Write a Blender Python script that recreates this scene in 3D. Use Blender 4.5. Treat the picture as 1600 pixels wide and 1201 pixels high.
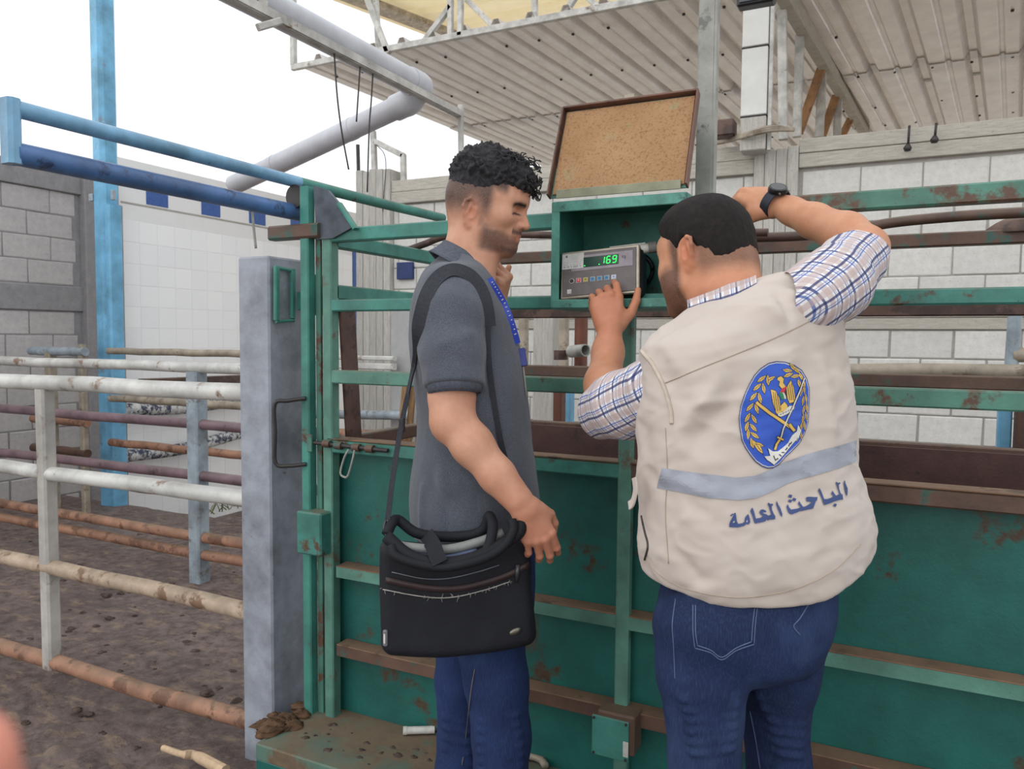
import bpy, math, random
import numpy as np
from mathutils import Vector, Matrix
random.seed(7)
rng = np.random.default_rng(11)
for _o in list(bpy.data.objects):
    bpy.data.objects.remove(_o)
C = bpy.context.scene.collection
SC = bpy.context.scene

# ------------------------------------------------------------------ camera, sky, exposure
FPX, EYE = 1210.0, 1.40                       # focal length in pixels of a 1600 px wide frame; eye height in metres
_y, _p, _r = [math.radians(a) for a in (26.4, 3.4, -0.45)]
FW = np.array([-math.sin(_y) * math.cos(_p), math.cos(_y) * math.cos(_p), -math.sin(_p)])
_rt = np.array([math.cos(_y), math.sin(_y), 0.0])
_dn = np.cross(FW, _rt)
RT = math.cos(_r) * _rt + math.sin(_r) * _dn
DN = -math.sin(_r) * _rt + math.cos(_r) * _dn
ORG = np.array([0.0, 0.0, EYE])
cam_d = bpy.data.cameras.new('camera')
cam = bpy.data.objects.new('camera', cam_d)
C.objects.link(cam)
cam_d.sensor_fit = 'HORIZONTAL'
cam_d.sensor_width = 36.0
cam_d.lens = FPX / 1600.0 * 36.0
cam_d.clip_start = 0.01
cam_d.dof.use_dof = True
cam_d.dof.focus_distance = 1.9
cam_d.dof.aperture_fstop = 11.0
cam.matrix_world = Matrix(((RT[0], -DN[0], -FW[0], ORG[0]), (RT[1], -DN[1], -FW[1], ORG[1]),
                           (RT[2], -DN[2], -FW[2], ORG[2]), (0, 0, 0, 1)))
SC.camera = cam

world = bpy.data.worlds.new('sky')
SC.world = world
world.use_nodes = True
_bg = world.node_tree.nodes['Background']
_bg.inputs['Color'].default_value = (0.94, 0.97, 1.0, 1)
_bg.inputs['Strength'].default_value = 1.3
_sd = bpy.data.lights.new('sun', 'SUN')
_sd.energy = .75
_sd.angle = math.radians(70)
_sd.color = (1.0, 0.95, 0.88)
sun = bpy.data.objects.new('sun', _sd)
C.objects.link(sun)
sun.rotation_euler = Vector((0.35, 0.8, -0.42)).to_track_quat('-Z', 'Y').to_euler()
SC.view_settings.view_transform = 'Standard'
SC.view_settings.look = 'None'
SC.view_settings.gamma = 1.0
SC.view_settings.use_curve_mapping = False
SC.view_settings.exposure = 0.0

# ------------------------------------------------------------------ measuring helpers (pixel of the photograph -> point on a real plane)
def _ray(px, py):
    return FW + RT * ((px - 800) / FPX) + DN * ((py - 600.5) / FPX)
def onX(px, py, v):
    q = _ray(px, py); return ORG + q * (v / q[0])
def onY(px, py, v):
    q = _ray(px, py); return ORG + q * (v / q[1])
def onZ(px, py, v):
    q = _ray(px, py); return ORG + q * ((v - EYE) / q[2])
def onD(px, py, v):
    return ORG + _ray(px, py) * v

# ------------------------------------------------------------------ objects
BASE = {}
def _base(o):
    return BASE.get(o.name, np.zeros(3)) if o is not None else np.zeros(3)
def tag(o, label=None, cat=None, group=None, kind=None):
    if label: o['label'] = label
    if cat: o['category'] = cat
    if group: o['group'] = group
    if kind: o['kind'] = kind
    return o
def thing(name, loc, label, cat, group=None, kind=None):
    o = bpy.data.objects.new(name, None)
    C.objects.link(o)
    o.location = loc
    o.empty_display_size = 0.05
    BASE[o.name] = np.array(loc, float)
    return tag(o, label, cat, group, kind)
def mesh_obj(name, verts, faces, mats, parent=None, smooth=False, midx=None, attrs=None, base=None, label=None):
    """one mesh object; vertices given in world metres"""
    verts = np.asarray(verts, float).reshape(-1, 3)
    if parent is not None:
        b = _base(parent)
    else:
        if base is None:
            lo, hi = verts.min(0), verts.max(0)
            base = ((lo[0] + hi[0]) / 2, (lo[1] + hi[1]) / 2, lo[2])
        b = np.array(base, float)
    me = bpy.data.meshes.new(name)
    v = (verts - b)
    if isinstance(faces, np.ndarray):
        nf, k = faces.shape
        me.vertices.add(len(v)); me.vertices.foreach_set('co', v.astype(np.float32).ravel())
        me.loops.add(nf * k); me.loops.foreach_set('vertex_index', faces.astype(np.int32).ravel())
        me.polygons.add(nf)
        me.polygons.foreach_set('loop_start', np.arange(0, nf * k, k, dtype=np.int32))
        me.polygons.foreach_set('loop_total', np.full(nf, k, np.int32))
        me.update(calc_edges=True)
    else:
        me.from_pydata(v.tolist(), [], [list(map(int, f)) for f in faces])
    if not isinstance(mats, (list, tuple)):
        mats = [mats]
    for m in mats:
        me.materials.append(m)
    if midx is not None:
        me.polygons.foreach_set('material_index', np.asarray(midx, np.int32))
    if smooth is True:
        me.polygons.foreach_set('use_smooth', np.ones(len(me.polygons), bool))
    elif smooth:
        me.polygons.foreach_set('use_smooth', np.ones(len(me.polygons), bool))
        me.set_sharp_from_angle(angle=math.radians(smooth))
    for an, av in (attrs or {}).items():
        av = np.asarray(av, np.float32)
        if av.ndim == 1:
            a = me.attributes.new(an, 'FLOAT', 'POINT'); a.data.foreach_set('value', av)
        else:
            a = me.attributes.new(an, 'FLOAT_VECTOR', 'POINT'); a.data.foreach_set('vector', av.ravel())
    o = bpy.data.objects.new(name, me)
    C.objects.link(o)
    if parent is not None:
        o.parent = parent
        BASE[o.name] = b
    else:
        o.location = b
        BASE[o.name] = b
    if label: o['label'] = label
    return o

class MB:
    """collects shapes into one mesh"""
    def __init__(s): s.v = []; s.f = []; s.m = []; s.n = 0
    def add(s, vf, m=0):
        v, f = vf
        v = np.asarray(v, float).reshape(-1, 3)
        s.v.append(v); s.f += [[i + s.n for i in q] for q in f]; s.m += [m] * len(f); s.n += len(v)
        return s
    def build(s, name, mats, parent=None, smooth=False, **k):
        return mesh_obj(name, np.vstack(s.v), s.f, mats, parent, smooth, midx=s.m, **k)

def A(*p): return np.array(p, float)
def norm(v):
    v = np.asarray(v, float); return v / (np.linalg.norm(v) + 1e-12)
def frame(d, up=(0, 0, 1)):
    d = norm(d); up = np.array(up, float)
    if abs(d @ norm(up)) > .98: up = A(0, 1, 0) if abs(d[1]) < .9 else A(1, 0, 0)
    a = norm(np.cross(d, up)); b = np.cross(a, d)
    return d, a, b
def beam(p0, p1, w, h, up=(0, 0, 1), ch=.004):
    """rectangular bar with chamfered long edges; w across, h along up"""
    p0, p1 = A(*p0), A(*p1)
    d, a, b = frame(p1 - p0, up)
    x, y = w / 2, h / 2; c = min(ch, x * .5, y * .5)
    sec = [(-x + c, -y), (x - c, -y), (x, -y + c), (x, y - c), (x - c, y), (-x + c, y), (-x, y - c), (-x, -y + c)]
    v = [p + a * s + b * t for p in (p0, p1) for s, t in sec]
    f = [[i, (i + 1) % 8, 8 + (i + 1) % 8, 8 + i] for i in range(8)] + [list(range(7, -1, -1)), list(range(8, 16))]
    return v, f
def boxc(c, size, ch=.004, R=None):
    """box with all edges chamfered (24 vertices)"""
    s = A(*size) / 2; k = min(ch, s.min() * .6)
    v, f, ids = [], [], {}
    for sx in (-1, 1):
        for sy in (-1, 1):
            for sz in (-1, 1):
                for ax in range(3):
                    p = A(sx, sy, sz) * (s - k); p[ax] = A(sx, sy, sz)[ax] * s[ax]
                    ids[sx, sy, sz, ax] = len(v); v.append(p)
    cyc = [(-1, -1), (1, -1), (1, 1), (-1, 1)]
    for ax in range(3):
        u, w = (ax + 1) % 3, (ax + 2) % 3
        for sg in (-1, 1):
            q = []
            for a_, b_ in cyc:
                k3 = [0, 0, 0]; k3[ax] = sg; k3[u] = a_; k3[w] = b_; q.append(ids[(*k3, ax)])
            f.append(q if sg > 0 else q[::-1])
        for su in (-1, 1):
            for sw in (-1, 1):
                def idd(sa, axx):
                    k3 = [0, 0, 0]; k3[ax] = sa; k3[u] = su; k3[w] = sw; return ids[(*k3, axx)]
                q = [idd(-1, u), idd(1, u), idd(1, w), idd(-1, w)]
                f.append(q[::-1] if su * sw > 0 else q)
    for sx in (-1, 1):
        for sy in (-1, 1):
            for sz in (-1, 1):
                q = [ids[sx, sy, sz, a_] for a_ in range(3)]
                f.append(q if sx * sy * sz > 0 else q[::-1])
    v = np.array(v)
    if R is not None: v = v @ np.asarray(R).T
    return v + A(*c), f
def tube(pts, r, n=12, caps=True, inner=None):
    """round tube along a polyline (parallel transport); r number or list"""
    P = [A(*p) for p in pts]; m = len(P)
    rr = [r] * m if np.isscalar(r) else list(r)
    T = [norm(P[min(i + 1, m - 1)] - P[max(i - 1, 0)]) for i in range(m)]
    d, a, b = frame(T[0]); v = []; f = []
    for i in range(m):
        if i:
            a = a - T[i] * (a @ T[i]); a = norm(a); b = np.cross(a, T[i])
        for k in range(n):
            t = 2 * math.pi * k / n
            v.append(P[i] + (a * math.cos(t) + b * math.sin(t)) * rr[i])
    for i in range(m - 1):
        for k in range(n):
            f.append([i * n + k, i * n + (k + 1) % n, (i + 1) * n + (k + 1) % n, (i + 1) * n + k])
    if caps:
        f.append(list(range(n - 1, -1, -1))); f.append([(m - 1) * n + k for k in range(n)])
    return v, f
def pipe_open(p0, p1, r, th, n=16):
    """hollow pipe with visible bore"""
    p0, p1 = A(*p0), A(*p1); d, a, b = frame(p1 - p0); v = []; f = []
    for p, q in ((p0, r), (p1, r), (p1, r - th), (p0, r - th)):
        for k in range(n):
            t = 2 * math.pi * k / n; v.append(p + (a * math.cos(t) + b * math.sin(t)) * q)
    for j in range(4):
        for k in range(n):
            f.append([j * n + k, j * n + (k + 1) % n, ((j + 1) % 4) * n + (k + 1) % n, ((j + 1) % 4) * n + k])
    return v, f
def smooth_path(pts, n=8):
    """Catmull-Rom through the points"""
    P = [A(*p) for p in pts]; P = [2 * P[0] - P[1]] + P + [2 * P[-1] - P[-2]]; out = []
    for i in range(1, len(P) - 2):
        for k in range(n):
            t = k / n; a, b, c, d = P[i - 1:i + 3]
            out.append(.5 * (2 * b + (c - a) * t + (2 * a - 5 * b + 4 * c - d) * t * t + (3 * b - a - 3 * c + d) * t ** 3))
    out.append(P[-2]); return out
def plate(poly, th, axis):
    """flat polygon (list of 3-D points) given thickness along axis"""
    P = np.array(poly, float); n = len(P); ax = np.array(axis, float) * th
    v = np.vstack([P, P + ax])
    f = [list(range(n - 1, -1, -1)), list(range(n, 2 * n))] + [[i, (i + 1) % n, n + (i + 1) % n, n + i] for i in range(n)]
    return v, f

# ------------------------------------------------------------------ materials
def lin(c):
    c = [x / 255.0 for x in c]
    return tuple(x / 12.92 if x <= .04045 else ((x + .055) / 1.055) ** 2.4 for x in c) + (1.0,)
class Mat:
    def __init__(s, name, rough=.6, metal=0.0, spec=.5, coord='Object'):
        s.m = bpy.data.materials.new(name); s.m.use_nodes = True
        s.t = s.m.node_tree; s.b = s.t.nodes['Principled BSDF']
        s.b.inputs['Roughness'].default_value = rough; s.b.inputs['Metallic'].default_value = metal
        s.b.inputs['Specular IOR Level'].default_value = spec
        tc = s.t.nodes.new('ShaderNodeTexCoord'); s.co = tc.outputs[coord]
    def link(s, a, b): s.t.links.new(a, b)
    def vec(s, scale=(1, 1, 1), loc=(0, 0, 0), rot=(0, 0, 0), src=None):
        n = s.t.nodes.new('ShaderNodeMapping'); s.link(src or s.co, n.inputs['Vector'])
        n.inputs['Scale'].default_value = scale; n.inputs['Location'].default_value = loc; n.inputs['Rotation'].default_value = rot
        return n.outputs[0]
    def noise(s, scale, detail=4, rough=.6, vec=None, dist=0.0):
        n = s.t.nodes.new('ShaderNodeTexNoise'); s.link(vec or s.co, n.inputs['Vector'])
        n.inputs['Scale'].default_value = scale; n.inputs['Detail'].default_value = detail
        n.inputs['Roughness'].default_value = rough; n.inputs['Distortion'].default_value = dist
        return n.outputs[0]
    def voro(s, scale, vec=None, feature='F1', out=0):
        n = s.t.nodes.new('ShaderNodeTexVoronoi'); s.link(vec or s.co, n.inputs['Vector']); n.feature = feature
        n.inputs['Scale'].default_value = scale; return n.outputs[out]
    def ramp(s, x, lo, hi, a=0.0, b=1.0):
        n = s.t.nodes.new('ShaderNodeMapRange'); n.clamp = True; s.link(x, n.inputs[0])
        for i, v in enumerate((lo, hi, a, b)): n.inputs[i + 1].default_value = v
        return n.outputs[0]
    def math(s, op, a, b=None):
        n = s.t.nodes.new('ShaderNodeMath'); n.operation = op
        for i, v in enumerate((a, b)):
            if v is None: continue
            if isinstance(v, (int, float)): n.inputs[i].default_value = v
            else: s.link(v, n.inputs[i])
        return n.outputs[0]
    def attr(s, name, out='Fac'):
        n = s.t.nodes.new('ShaderNodeAttribute'); n.attribute_name = name; return n.outputs[out]
    def sep(s, v):
        n = s.t.nodes.new('ShaderNodeSeparateXYZ'); s.link(v, n.inputs[0]); return n.outputs
    def mix(s, f, a, b):
        n = s.t.nodes.new('ShaderNodeMix'); n.data_type = 'RGBA'
        if isinstance(f, (int, float)): n.inputs[0].default_value = f
        else: s.link(f, n.inputs[0])
        for i, c in ((6, a), (7, b)):
            if isinstance(c, (tuple, list)): n.inputs[i].default_value = lin(c) if len(c) == 3 else c
            else: s.link(c, n.inputs[i])
        return n.outputs[2]
    def color(s, c):
        if isinstance(c, (tuple, list)): s.b.inputs['Base Color'].default_value = lin(c)
        else: s.link(c, s.b.inputs['Base Color'])
        return s
    def rough(s, sock): s.link(sock, s.b.inputs['Roughness']); return s
    def bump(s, h, strength=.4, dist=.01):
        n = s.t.nodes.new('ShaderNodeBump'); n.inputs['Strength'].default_value = strength; n.inputs['Distance'].default_value = dist
        s.link(h, n.inputs['Height']); s.link(n.outputs[0], s.b.inputs['Normal']); return s
    def rand(s):
        n = s.t.nodes.new('ShaderNodeObjectInfo'); return n.outputs['Random']

def plain(name, c, rough=.6, metal=0.0, var=.12, scale=30, spec=.5):
    m = Mat(name, rough, metal, spec)
    d = tuple(max(0, int(x * (1 - var))) for x in c)
    m.color(m.mix(m.ramp(m.noise(scale), .35, .65), c, d)); return m.m
def painted(name, base, rust=.3, rustc=(104, 70, 52), dust=(120, 105, 85), dustamt=.2, spots=.5, rough=.5, scale=9, dark=None):
    """paint over steel: uneven tone, chips of rust, dust on upward faces, dark pin spots"""
    m = Mat(name, rough)
    dk = dark or tuple(int(x * .74) for x in base)
    c = m.mix(m.ramp(m.noise(scale * .9, 5), .35, .68), base, dk)
    n2 = m.noise(scale, 8, .68)
    c = m.mix(m.ramp(n2, .66 - rust * .3, .72 - rust * .3), c, m.mix(m.noise(40, 4), rustc, tuple(int(x * .6) for x in rustc)))
    sp = m.ramp(m.voro(55), .10, .05); sp = m.math('MULTIPLY', sp, m.ramp(m.noise(6), .52, .6))
    c = m.mix(m.math('MULTIPLY', sp, spots), c, (28, 30, 30))
    g = m.t.nodes.new('ShaderNodeNewGeometry'); up = m.sep(g.outputs['Normal'])[2]
    du = m.math('MULTIPLY', m.ramp(up, .5, .9), m.ramp(m.noise(14, 6), .25, .6)); du = m.math('MULTIPLY', du, dustamt)
    c = m.mix(du, c, dust)
    m.color(c); m.bump(m.noise(70, 6, .7), .25, .004); return m.m

M = {}
M['green'] = painted('green_paint', (72, 146, 134), .17, dustamt=.8, spots=.8)
M['green_worn'] = painted('worn_green_paint', (84, 138, 122), .46, rustc=(112, 80, 64), dustamt=.5, spots=.9, scale=7)
M['green_dusty'] = painted('dusty_green_paint', (98, 150, 134), .3, rustc=(120, 108, 88), dustamt=.9, scale=8)
M['green_sheet'] = painted('green_sheet_paint', (26, 104, 96), .25, rustc=(92, 68, 48), dustamt=.2, spots=.9, scale=5)
M['rust'] = painted('rusty_steel', (100, 72, 62), .5, rustc=(76, 54, 48), dustamt=.5, spots=.2)
M['rust_green'] = painted('rusty_steel_green_traces', (104, 78, 66), .36, rustc=(70, 112, 100), dustamt=.5, scale=10)
M['rust_sheet'] = painted('brown_primer_sheet', (86, 56, 52), .15, rustc=(70, 50, 44), dustamt=.5)
M['grey_post'] = painted('grey_post_paint', (160, 166, 178), .03, rustc=(84, 70, 64), dustamt=.3, spots=1.0, rough=.45)
M['white_pipe'] = painted('white_pipe_paint', (214, 214, 210), .24, rustc=(164, 138, 116), dustamt=.35, spots=.4, rough=.42, scale=6)
M['purple_pipe'] = painted('purple_brown_pipe', (128, 104, 112), .1, rustc=(90, 70, 66), dustamt=.35, rough=.35)
M['orange_pipe'] = painted('rust_coated_pipe', (172, 128, 104), .45, rustc=(134, 96, 76), dustamt=.5, rough=.7)
M['muddy_pipe'] = painted('mud_caked_white_pipe', (196, 174, 152), .5, rustc=(150, 118, 92), dustamt=.6, rough=.7)
M['beige_pipe'] = painted('beige_pipe', (176, 164, 146), .3, rustc=(140, 122, 102), dustamt=.4)
M['blue_paint'] = painted('blue_gate_paint', (128, 180, 216), .12, rustc=(92, 120, 150), dustamt=.2, rough=.32)
M['blue_dark'] = painted('worn_blue_track_paint', (84, 122, 176), .3, rustc=(66, 82, 120), dustamt=.1, rough=.38)
M['blue_col'] = painted('light_blue_column_paint', (126, 196, 236), .2, rustc=(150, 182, 208), dustamt=.1, rough=.4, scale=5)
M['grey_blue'] = painted('grey_blue_fence_post', (168, 182, 192), .3, rustc=(140, 140, 136), dustamt=.3)
M['galv'] = painted('galvanised_steel', (168, 168, 162), .3, rustc=(128, 128, 122), dustamt=.2, rough=.45)
M['pvc'] = plain('grey_pvc', (196, 198, 206), .35, 0, .08, 6)
M['white_steel'] = painted('white_painted_angle', (206, 204, 198), .12, rustc=(150, 130, 108), dustamt=.3)
M['tan_strut'] = painted('brown_wooden_strut', (176, 132, 92), .3, rustc=(140, 100, 66), dustamt=.2, rough=.8)
M['black'] = plain('black_plastic', (26, 27, 30), .45)
M['dark_steel'] = plain('dark_steel', (62, 58, 58), .5, .3)
M['white_plastic'] = plain('white_plastic', (214, 212, 206), .4)
M['red_brown'] = painted('red_brown_post', (112, 62, 44), .3, rustc=(82, 50, 40), dustamt=.3)
def _conc(name, c1, c2, scale=14, bump=.5, stretch=None, rnd=.25):
    m = Mat(name, .9, 0, .2)
    v = m.vec(stretch) if stretch else None
    c = m.mix(m.ramp(m.noise(scale, 6, .7, v), .3, .7), c1, c2)
    c = m.mix(m.math('MULTIPLY', m.ramp(m.noise(60, 3), .6, .75), .5), c, tuple(int(x * .72) for x in c2))
    c = m.mix(m.math('MULTIPLY', m.rand(), rnd), c, tuple(int(x * .86) for x in c2))
    m.color(c); m.bump(m.noise(110, 5, .75), bump, .006); return m.m
M['block'] = _conc('concrete_block', (226, 225, 220), (204, 202, 197))
M['block_left'] = _conc('grey_concrete_block', (206, 200, 198), (180, 175, 174))
M['mortar'] = _conc('mortar', (192, 189, 183), (172, 168, 162))
M['mortar_dark'] = _conc('grey_mortar', (162, 158, 158), (138, 136, 138))
M['formed'] = _conc('board_formed_concrete', (204, 200, 190), (168, 162, 152), 9, .5, (1, 1, 9))
M['formed_v'] = _conc('board_formed_concrete_column', (206, 203, 196), (168, 164, 158), 9, .5, (7, 7, .7))
# ------------------------------------------------------------------ the setting
def structure(o): o['kind'] = 'structure'; return o
def empty_structure(name, loc):
    o = bpy.data.objects.new(name, None); C.objects.link(o); o.location = loc; BASE[o.name] = np.array(loc, float)
    o['kind'] = 'structure'; return o

# muddy ground, one height field
def fbm(x, y, f0, octv=4, seed=0):
    r = np.random.default_rng(seed); out = np.zeros_like(x); a = 1.0; f = f0
    for _ in range(octv):
        for _k in range(3):
            th = r.uniform(0, 6.28); ph = r.uniform(0, 6.28)
            u = (x * math.cos(th) + y * math.sin(th)) * f + ph + 1.7 * np.sin((y * math.cos(th) - x * math.sin(th)) * f * .8 + ph * 2)
            out += a * np.sin(u) / 3
        a *= .5; f *= 2.05
    return out
gx = np.concatenate([np.arange(-40, -7.0, 3.0), np.arange(-7.0, -4.2, .07), np.arange(-4.2, -1.5, .022), np.arange(-1.5, 2.0, .06), np.arange(2, 41, 3.0)])
gy = np.concatenate([np.arange(-30, 0.0, 3.0), np.arange(0.0, 4.2, .022), np.arange(4.2, 9.0, .09), np.arange(9, 42, 3.0)])
XX, YY = np.meshgrid(gx, gy, indexing='ij')
def sst(x, a, b):
    t = np.clip((x - a) / (b - a), 0, 1); return t * t * (3 - 2 * t)
hz = .018 * fbm(XX, YY, 5, 4, 1) + .011 * fbm(XX, YY, 17, 3, 2)
rough = .35 + .65 * sst(-YY, -2.5, -1.2)
hz = hz * rough + .036 * np.maximum(0, fbm(XX, YY, 24, 2, 5) - .25) * sst(-YY, -2.6, -1.5)
hz += .05 * sst(-YY, -1.7, -.9) * sst(-XX, 1.2, 1.7)
near = (XX > -1.75) & (YY > 1.2) & (YY < 3.2)
hz = np.where(near, hz * .25 - .01, hz)
hz -= .55 * sst(YY, 4.25, 4.8)
hz = np.where((np.abs(XX) > 9) | (YY < -1) | (YY > 10), -.02 - .55 * (YY > 4.5), hz)
V = np.stack([XX, YY, hz], -1).reshape(-1, 3)
nx, ny = len(gx), len(gy)
ii, jj = np.meshgrid(np.arange(nx - 1), np.arange(ny - 1), indexing='ij')
F4 = np.stack([ii * ny + jj, (ii + 1) * ny + jj, (ii + 1) * ny + jj + 1, ii * ny + jj + 1], -1).reshape(-1, 4)
m = Mat('muddy_ground', .8, 0, .4)
n1 = m.noise(2.2, 6, .65); n2 = m.noise(16, 8, .7)
c = m.mix(m.ramp(n1, .36, .66), (166, 147, 140), (134, 118, 115))
c = m.mix(m.ramp(n2, .42, .68), c, (102, 88, 84))
c = m.mix(m.ramp(m.noise(7, 6, .7, m.vec((1, 2.2, 1))), .52, .68), c, (190, 164, 140)); c = m.mix(m.math('MULTIPLY', m.ramp(m.noise(70, 6, .8), .55, .7), .6), c, (60, 50, 48))
px_ = m.sep(m.co)
outside = m.math('MAXIMUM', m.math('GREATER_THAN', m.math('ABSOLUTE', px_[0]), 8.5), m.math('MAXIMUM', m.math('GREATER_THAN', px_[1], 6.6), m.math('LESS_THAN', px_[1], -2.0)))
c = m.mix(outside, c, m.mix(n1, (216, 204, 188), (200, 188, 172)))
m.color(c)
m.rough(m.ramp(m.noise(1.7, 3), .42, .6, .9, .35))
m.bump(m.noise(30, 9, .8), 1.0, .03)
structure(mesh_obj('floor', V, F4, m.m, smooth=True, base=(0, 0, 0)))

# concrete blocks: three chamfered meshes shared by all copies
def block_mesh(name, sx, sy, sz, mat, seed):
    v, f = boxc((0, 0, 0), (sx, sy, sz), .006)
    v = v + np.random.default_rng(seed).normal(0, .0016, v.shape)
    me = bpy.data.meshes.new(name); me.from_pydata(v.tolist(), [], f); me.materials.append(mat); return me
def put(me, name, parent, loc, rz=0):
    o = bpy.data.objects.new(name, me); C.objects.link(o); o.parent = parent
    o.location = A(*loc) - _base(parent); o.rotation_euler = (0, 0, rz); return o
def block_wall(parent, along, fixed, lo, hi, z0, z1, mat, name='concrete_block', depth=.14, phase=0.0, skip=None, zdir=1, half=0):
    """running-bond blocks 0.40 x 0.20 with 10 mm recessed joints; along 'x' or 'y'; the face stands at fixed"""
    full = [block_mesh(name, .391, depth, .191, mat, s) for s in (1, 2, 3)]
    cuts = {}
    row = 0; z = z0
    while z + .1 < z1:
        hgt = min(.2, z1 - z)
        off = phase + (.2 if (row + half) % 2 else 0)
        a = lo - ((lo - off) % .4 + .4) % .4
        while a < hi - .02:
            s, e = max(a, lo), min(a + .4, hi)
            if e - s > .05 and not (skip and skip(s, e, z)):
                key = (round(e - s, 2), round(hgt, 2))
                if key == (.4, .2): me = full[rng.integers(3)]
                else:
                    if key not in cuts: cuts[key] = block_mesh(name, e - s - .009, depth, hgt - .009, mat, 9)
                    me = cuts[key]
                mid = (s + e) / 2; j = rng.normal(0, .002)
                p = (mid, fixed + depth / 2 + j, z + hgt / 2) if along == 'x' else (fixed - depth / 2 + j, mid, z + hgt / 2)
                put(me, name, parent, p, 0 if along == 'x' else math.pi / 2)
            a += .4
        z += .2; row += 1

# back wall of blocks with board-formed beams and columns
WY = 6.2
wb = empty_structure('wall_back', (-2.0, WY + .1, 0))
mesh_obj('mortar_core', *boxc((-1.75, WY + .085, 1.05), (5.9, .145, 3.3), .002), M['mortar'], wb)
COLS = ((-4.76, -4.36), (-1.02, -.70), (2.3, 2.6))
def _sk(s, e, z): return any(s > a - .02 and e < b + .02 for a, b in COLS)
block_wall(wb, 'x', WY, -4.36, -1.02, 1.66, 2.66, M['block'], phase=.1)
block_wall(wb, 'x', WY, -.70, 1.3, 1.66, 2.66, M['block'], phase=-.078, half=1)
block_wall(wb, 'x', WY, -4.36, -1.02, .08, 1.48, M['block'], phase=.1)
block_wall(wb, 'x', WY, -.70, 1.3, .08, 1.48, M['block'], phase=-.05)
def formed(parent, x0, x1, z0, z1, proud, mat, boards, vert, name, top=True):
    """cast concrete showing the boards of its formwork as separate steps"""
    for k in range(boards):
        t0, t1 = k / boards, (k + 1) / boards
        d = .17 + proud + rng.uniform(0, .012)
        if vert: c, s = ((x0 + (x1 - x0) * (t0 + t1) / 2, WY + .17 - d / 2, (z0 + z1) / 2 + rng.uniform(-.012, .012)), ((x1 - x0) / boards - .003, d, z1 - z0))
        else: c, s = (((x0 + x1) / 2, WY + .17 - d / 2, z0 + (z1 - z0) * (t0 + t1) / 2), (x1 - x0, d, (z1 - z0) / boards - .003))
        mesh_obj(name, *boxc(c, s, .004), mat, parent)
formed(wb, -4.36, -1.02, 2.665, 2.885, .03, M['formed'], 2, False, 'cast_beam')
formed(wb, -.70, 1.3, 2.68, 2.89, .03, M['formed'], 2, False, 'cast_beam')
formed(wb, -4.36, 1.3, 1.485, 1.655, .012, M['formed'], 2, False, 'cast_beam')
formed(wb, -4.76, -4.36, -.4, 3.0, .05, M['formed_v'], 5, True, 'cast_column')
formed(wb, -1.02, -.70, 0, 2.83, .05, M['formed_v'], 4, True, 'cast_column')

# left wall of blocks
LX = -6.5
wl = empty_structure('wall_left', (LX, 2.5, 0))
mesh_obj('mortar_core', *boxc((LX - .075, 2.3, 1.2), (.135, 4.5, 3.1), .002), M['mortar_dark'], wl)
block_wall(wl, 'y', LX, 1.4, 4.45, 1.83, 2.63, M['block_left'], phase=.02)
block_wall(wl, 'y', LX, 1.4, 4.45, -.2, 1.6, M['block_left'], phase=.02)
mesh_obj('cast_beam', *boxc((LX - .06, 2.4, 2.73), (.17, 4.5, .2), .006), M['mortar_dark'], wl)
mesh_obj('cast_beam', *boxc((LX - .06, 2.4, 1.715), (.15, 4.5, .215), .006), M['mortar_dark'], wl)
mesh_obj('cast_column', *boxc((LX - .05, 4.66, 1.2), (.24, .34, 3.25), .01), M['mortar_dark'], wl)

# far wall of white glazed tiles, a painted band of blue oblongs above
wt = empty_structure('wall_far', (LX, 8, -.6))
m = Mat('white_wall_paint', .7); m.color(m.mix(m.noise(6), (244, 244, 244), (236, 236, 236)))
mesh_obj('wall_core', *boxc((LX - .1085, 9.9, 1.2), (.2, 10.1, 3.7), .004), m.m, wt)
m = Mat('white_glazed_tile', .12, 0, .5); m.color(m.mix(m.math('MULTIPLY', m.rand(), .6), (252, 252, 252), (243, 244, 246)))
M['tile'] = m.m
tme = []
for s in range(2):
    v, f = boxc((0, 0, 0), (.012, .1985, .1985), .002)
    me = bpy.data.meshes.new('wall_tile'); me.from_pydata((v + np.random.default_rng(s).normal(0, .0003, v.shape)).tolist(), [], f); me.materials.append(M['tile']); tme.append(me)
rest = MB()
for r_ in range(16):
    for c_ in range(48):
        p = (LX - .012, 4.99 + .202 * c_, -.55 + .202 * (r_ + .5))
        if r_ * .202 - .55 > 2.42: continue
        if c_ < 19:
            put(tme[(r_ + c_) % 2], 'wall_tile', wt, p)
        else: rest.add(boxc(p, (.012, .1985, .1985), .002))
o = rest.build('wall_tile', M['tile'], wt); o['kind'] = 'stuff'
mesh_obj('tile_edge', *boxc((LX - .02, 9.7, 2.64), (.03, 9.6, .02), .003), M['mortar'], wt)
mesh_obj('wall_edge', *boxc((LX + .0, 4.86, 1.0), (.05, .075, 3.2), .006), M['mortar_dark'], wt)
mb = plain('blue_wall_paint', (66, 104, 176), .55)
for k in range(8):
    mesh_obj('blue_oblong', *boxc((LX - .013, 5.30 + .66 * k, 2.80), (.02, .25, .28), .002), mb, wt)
mesh_obj('corner_stripe', *boxc((LX - .008, 8.36, 1.1), (.02, .08, 3.0), .002), mb, wt)

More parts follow.
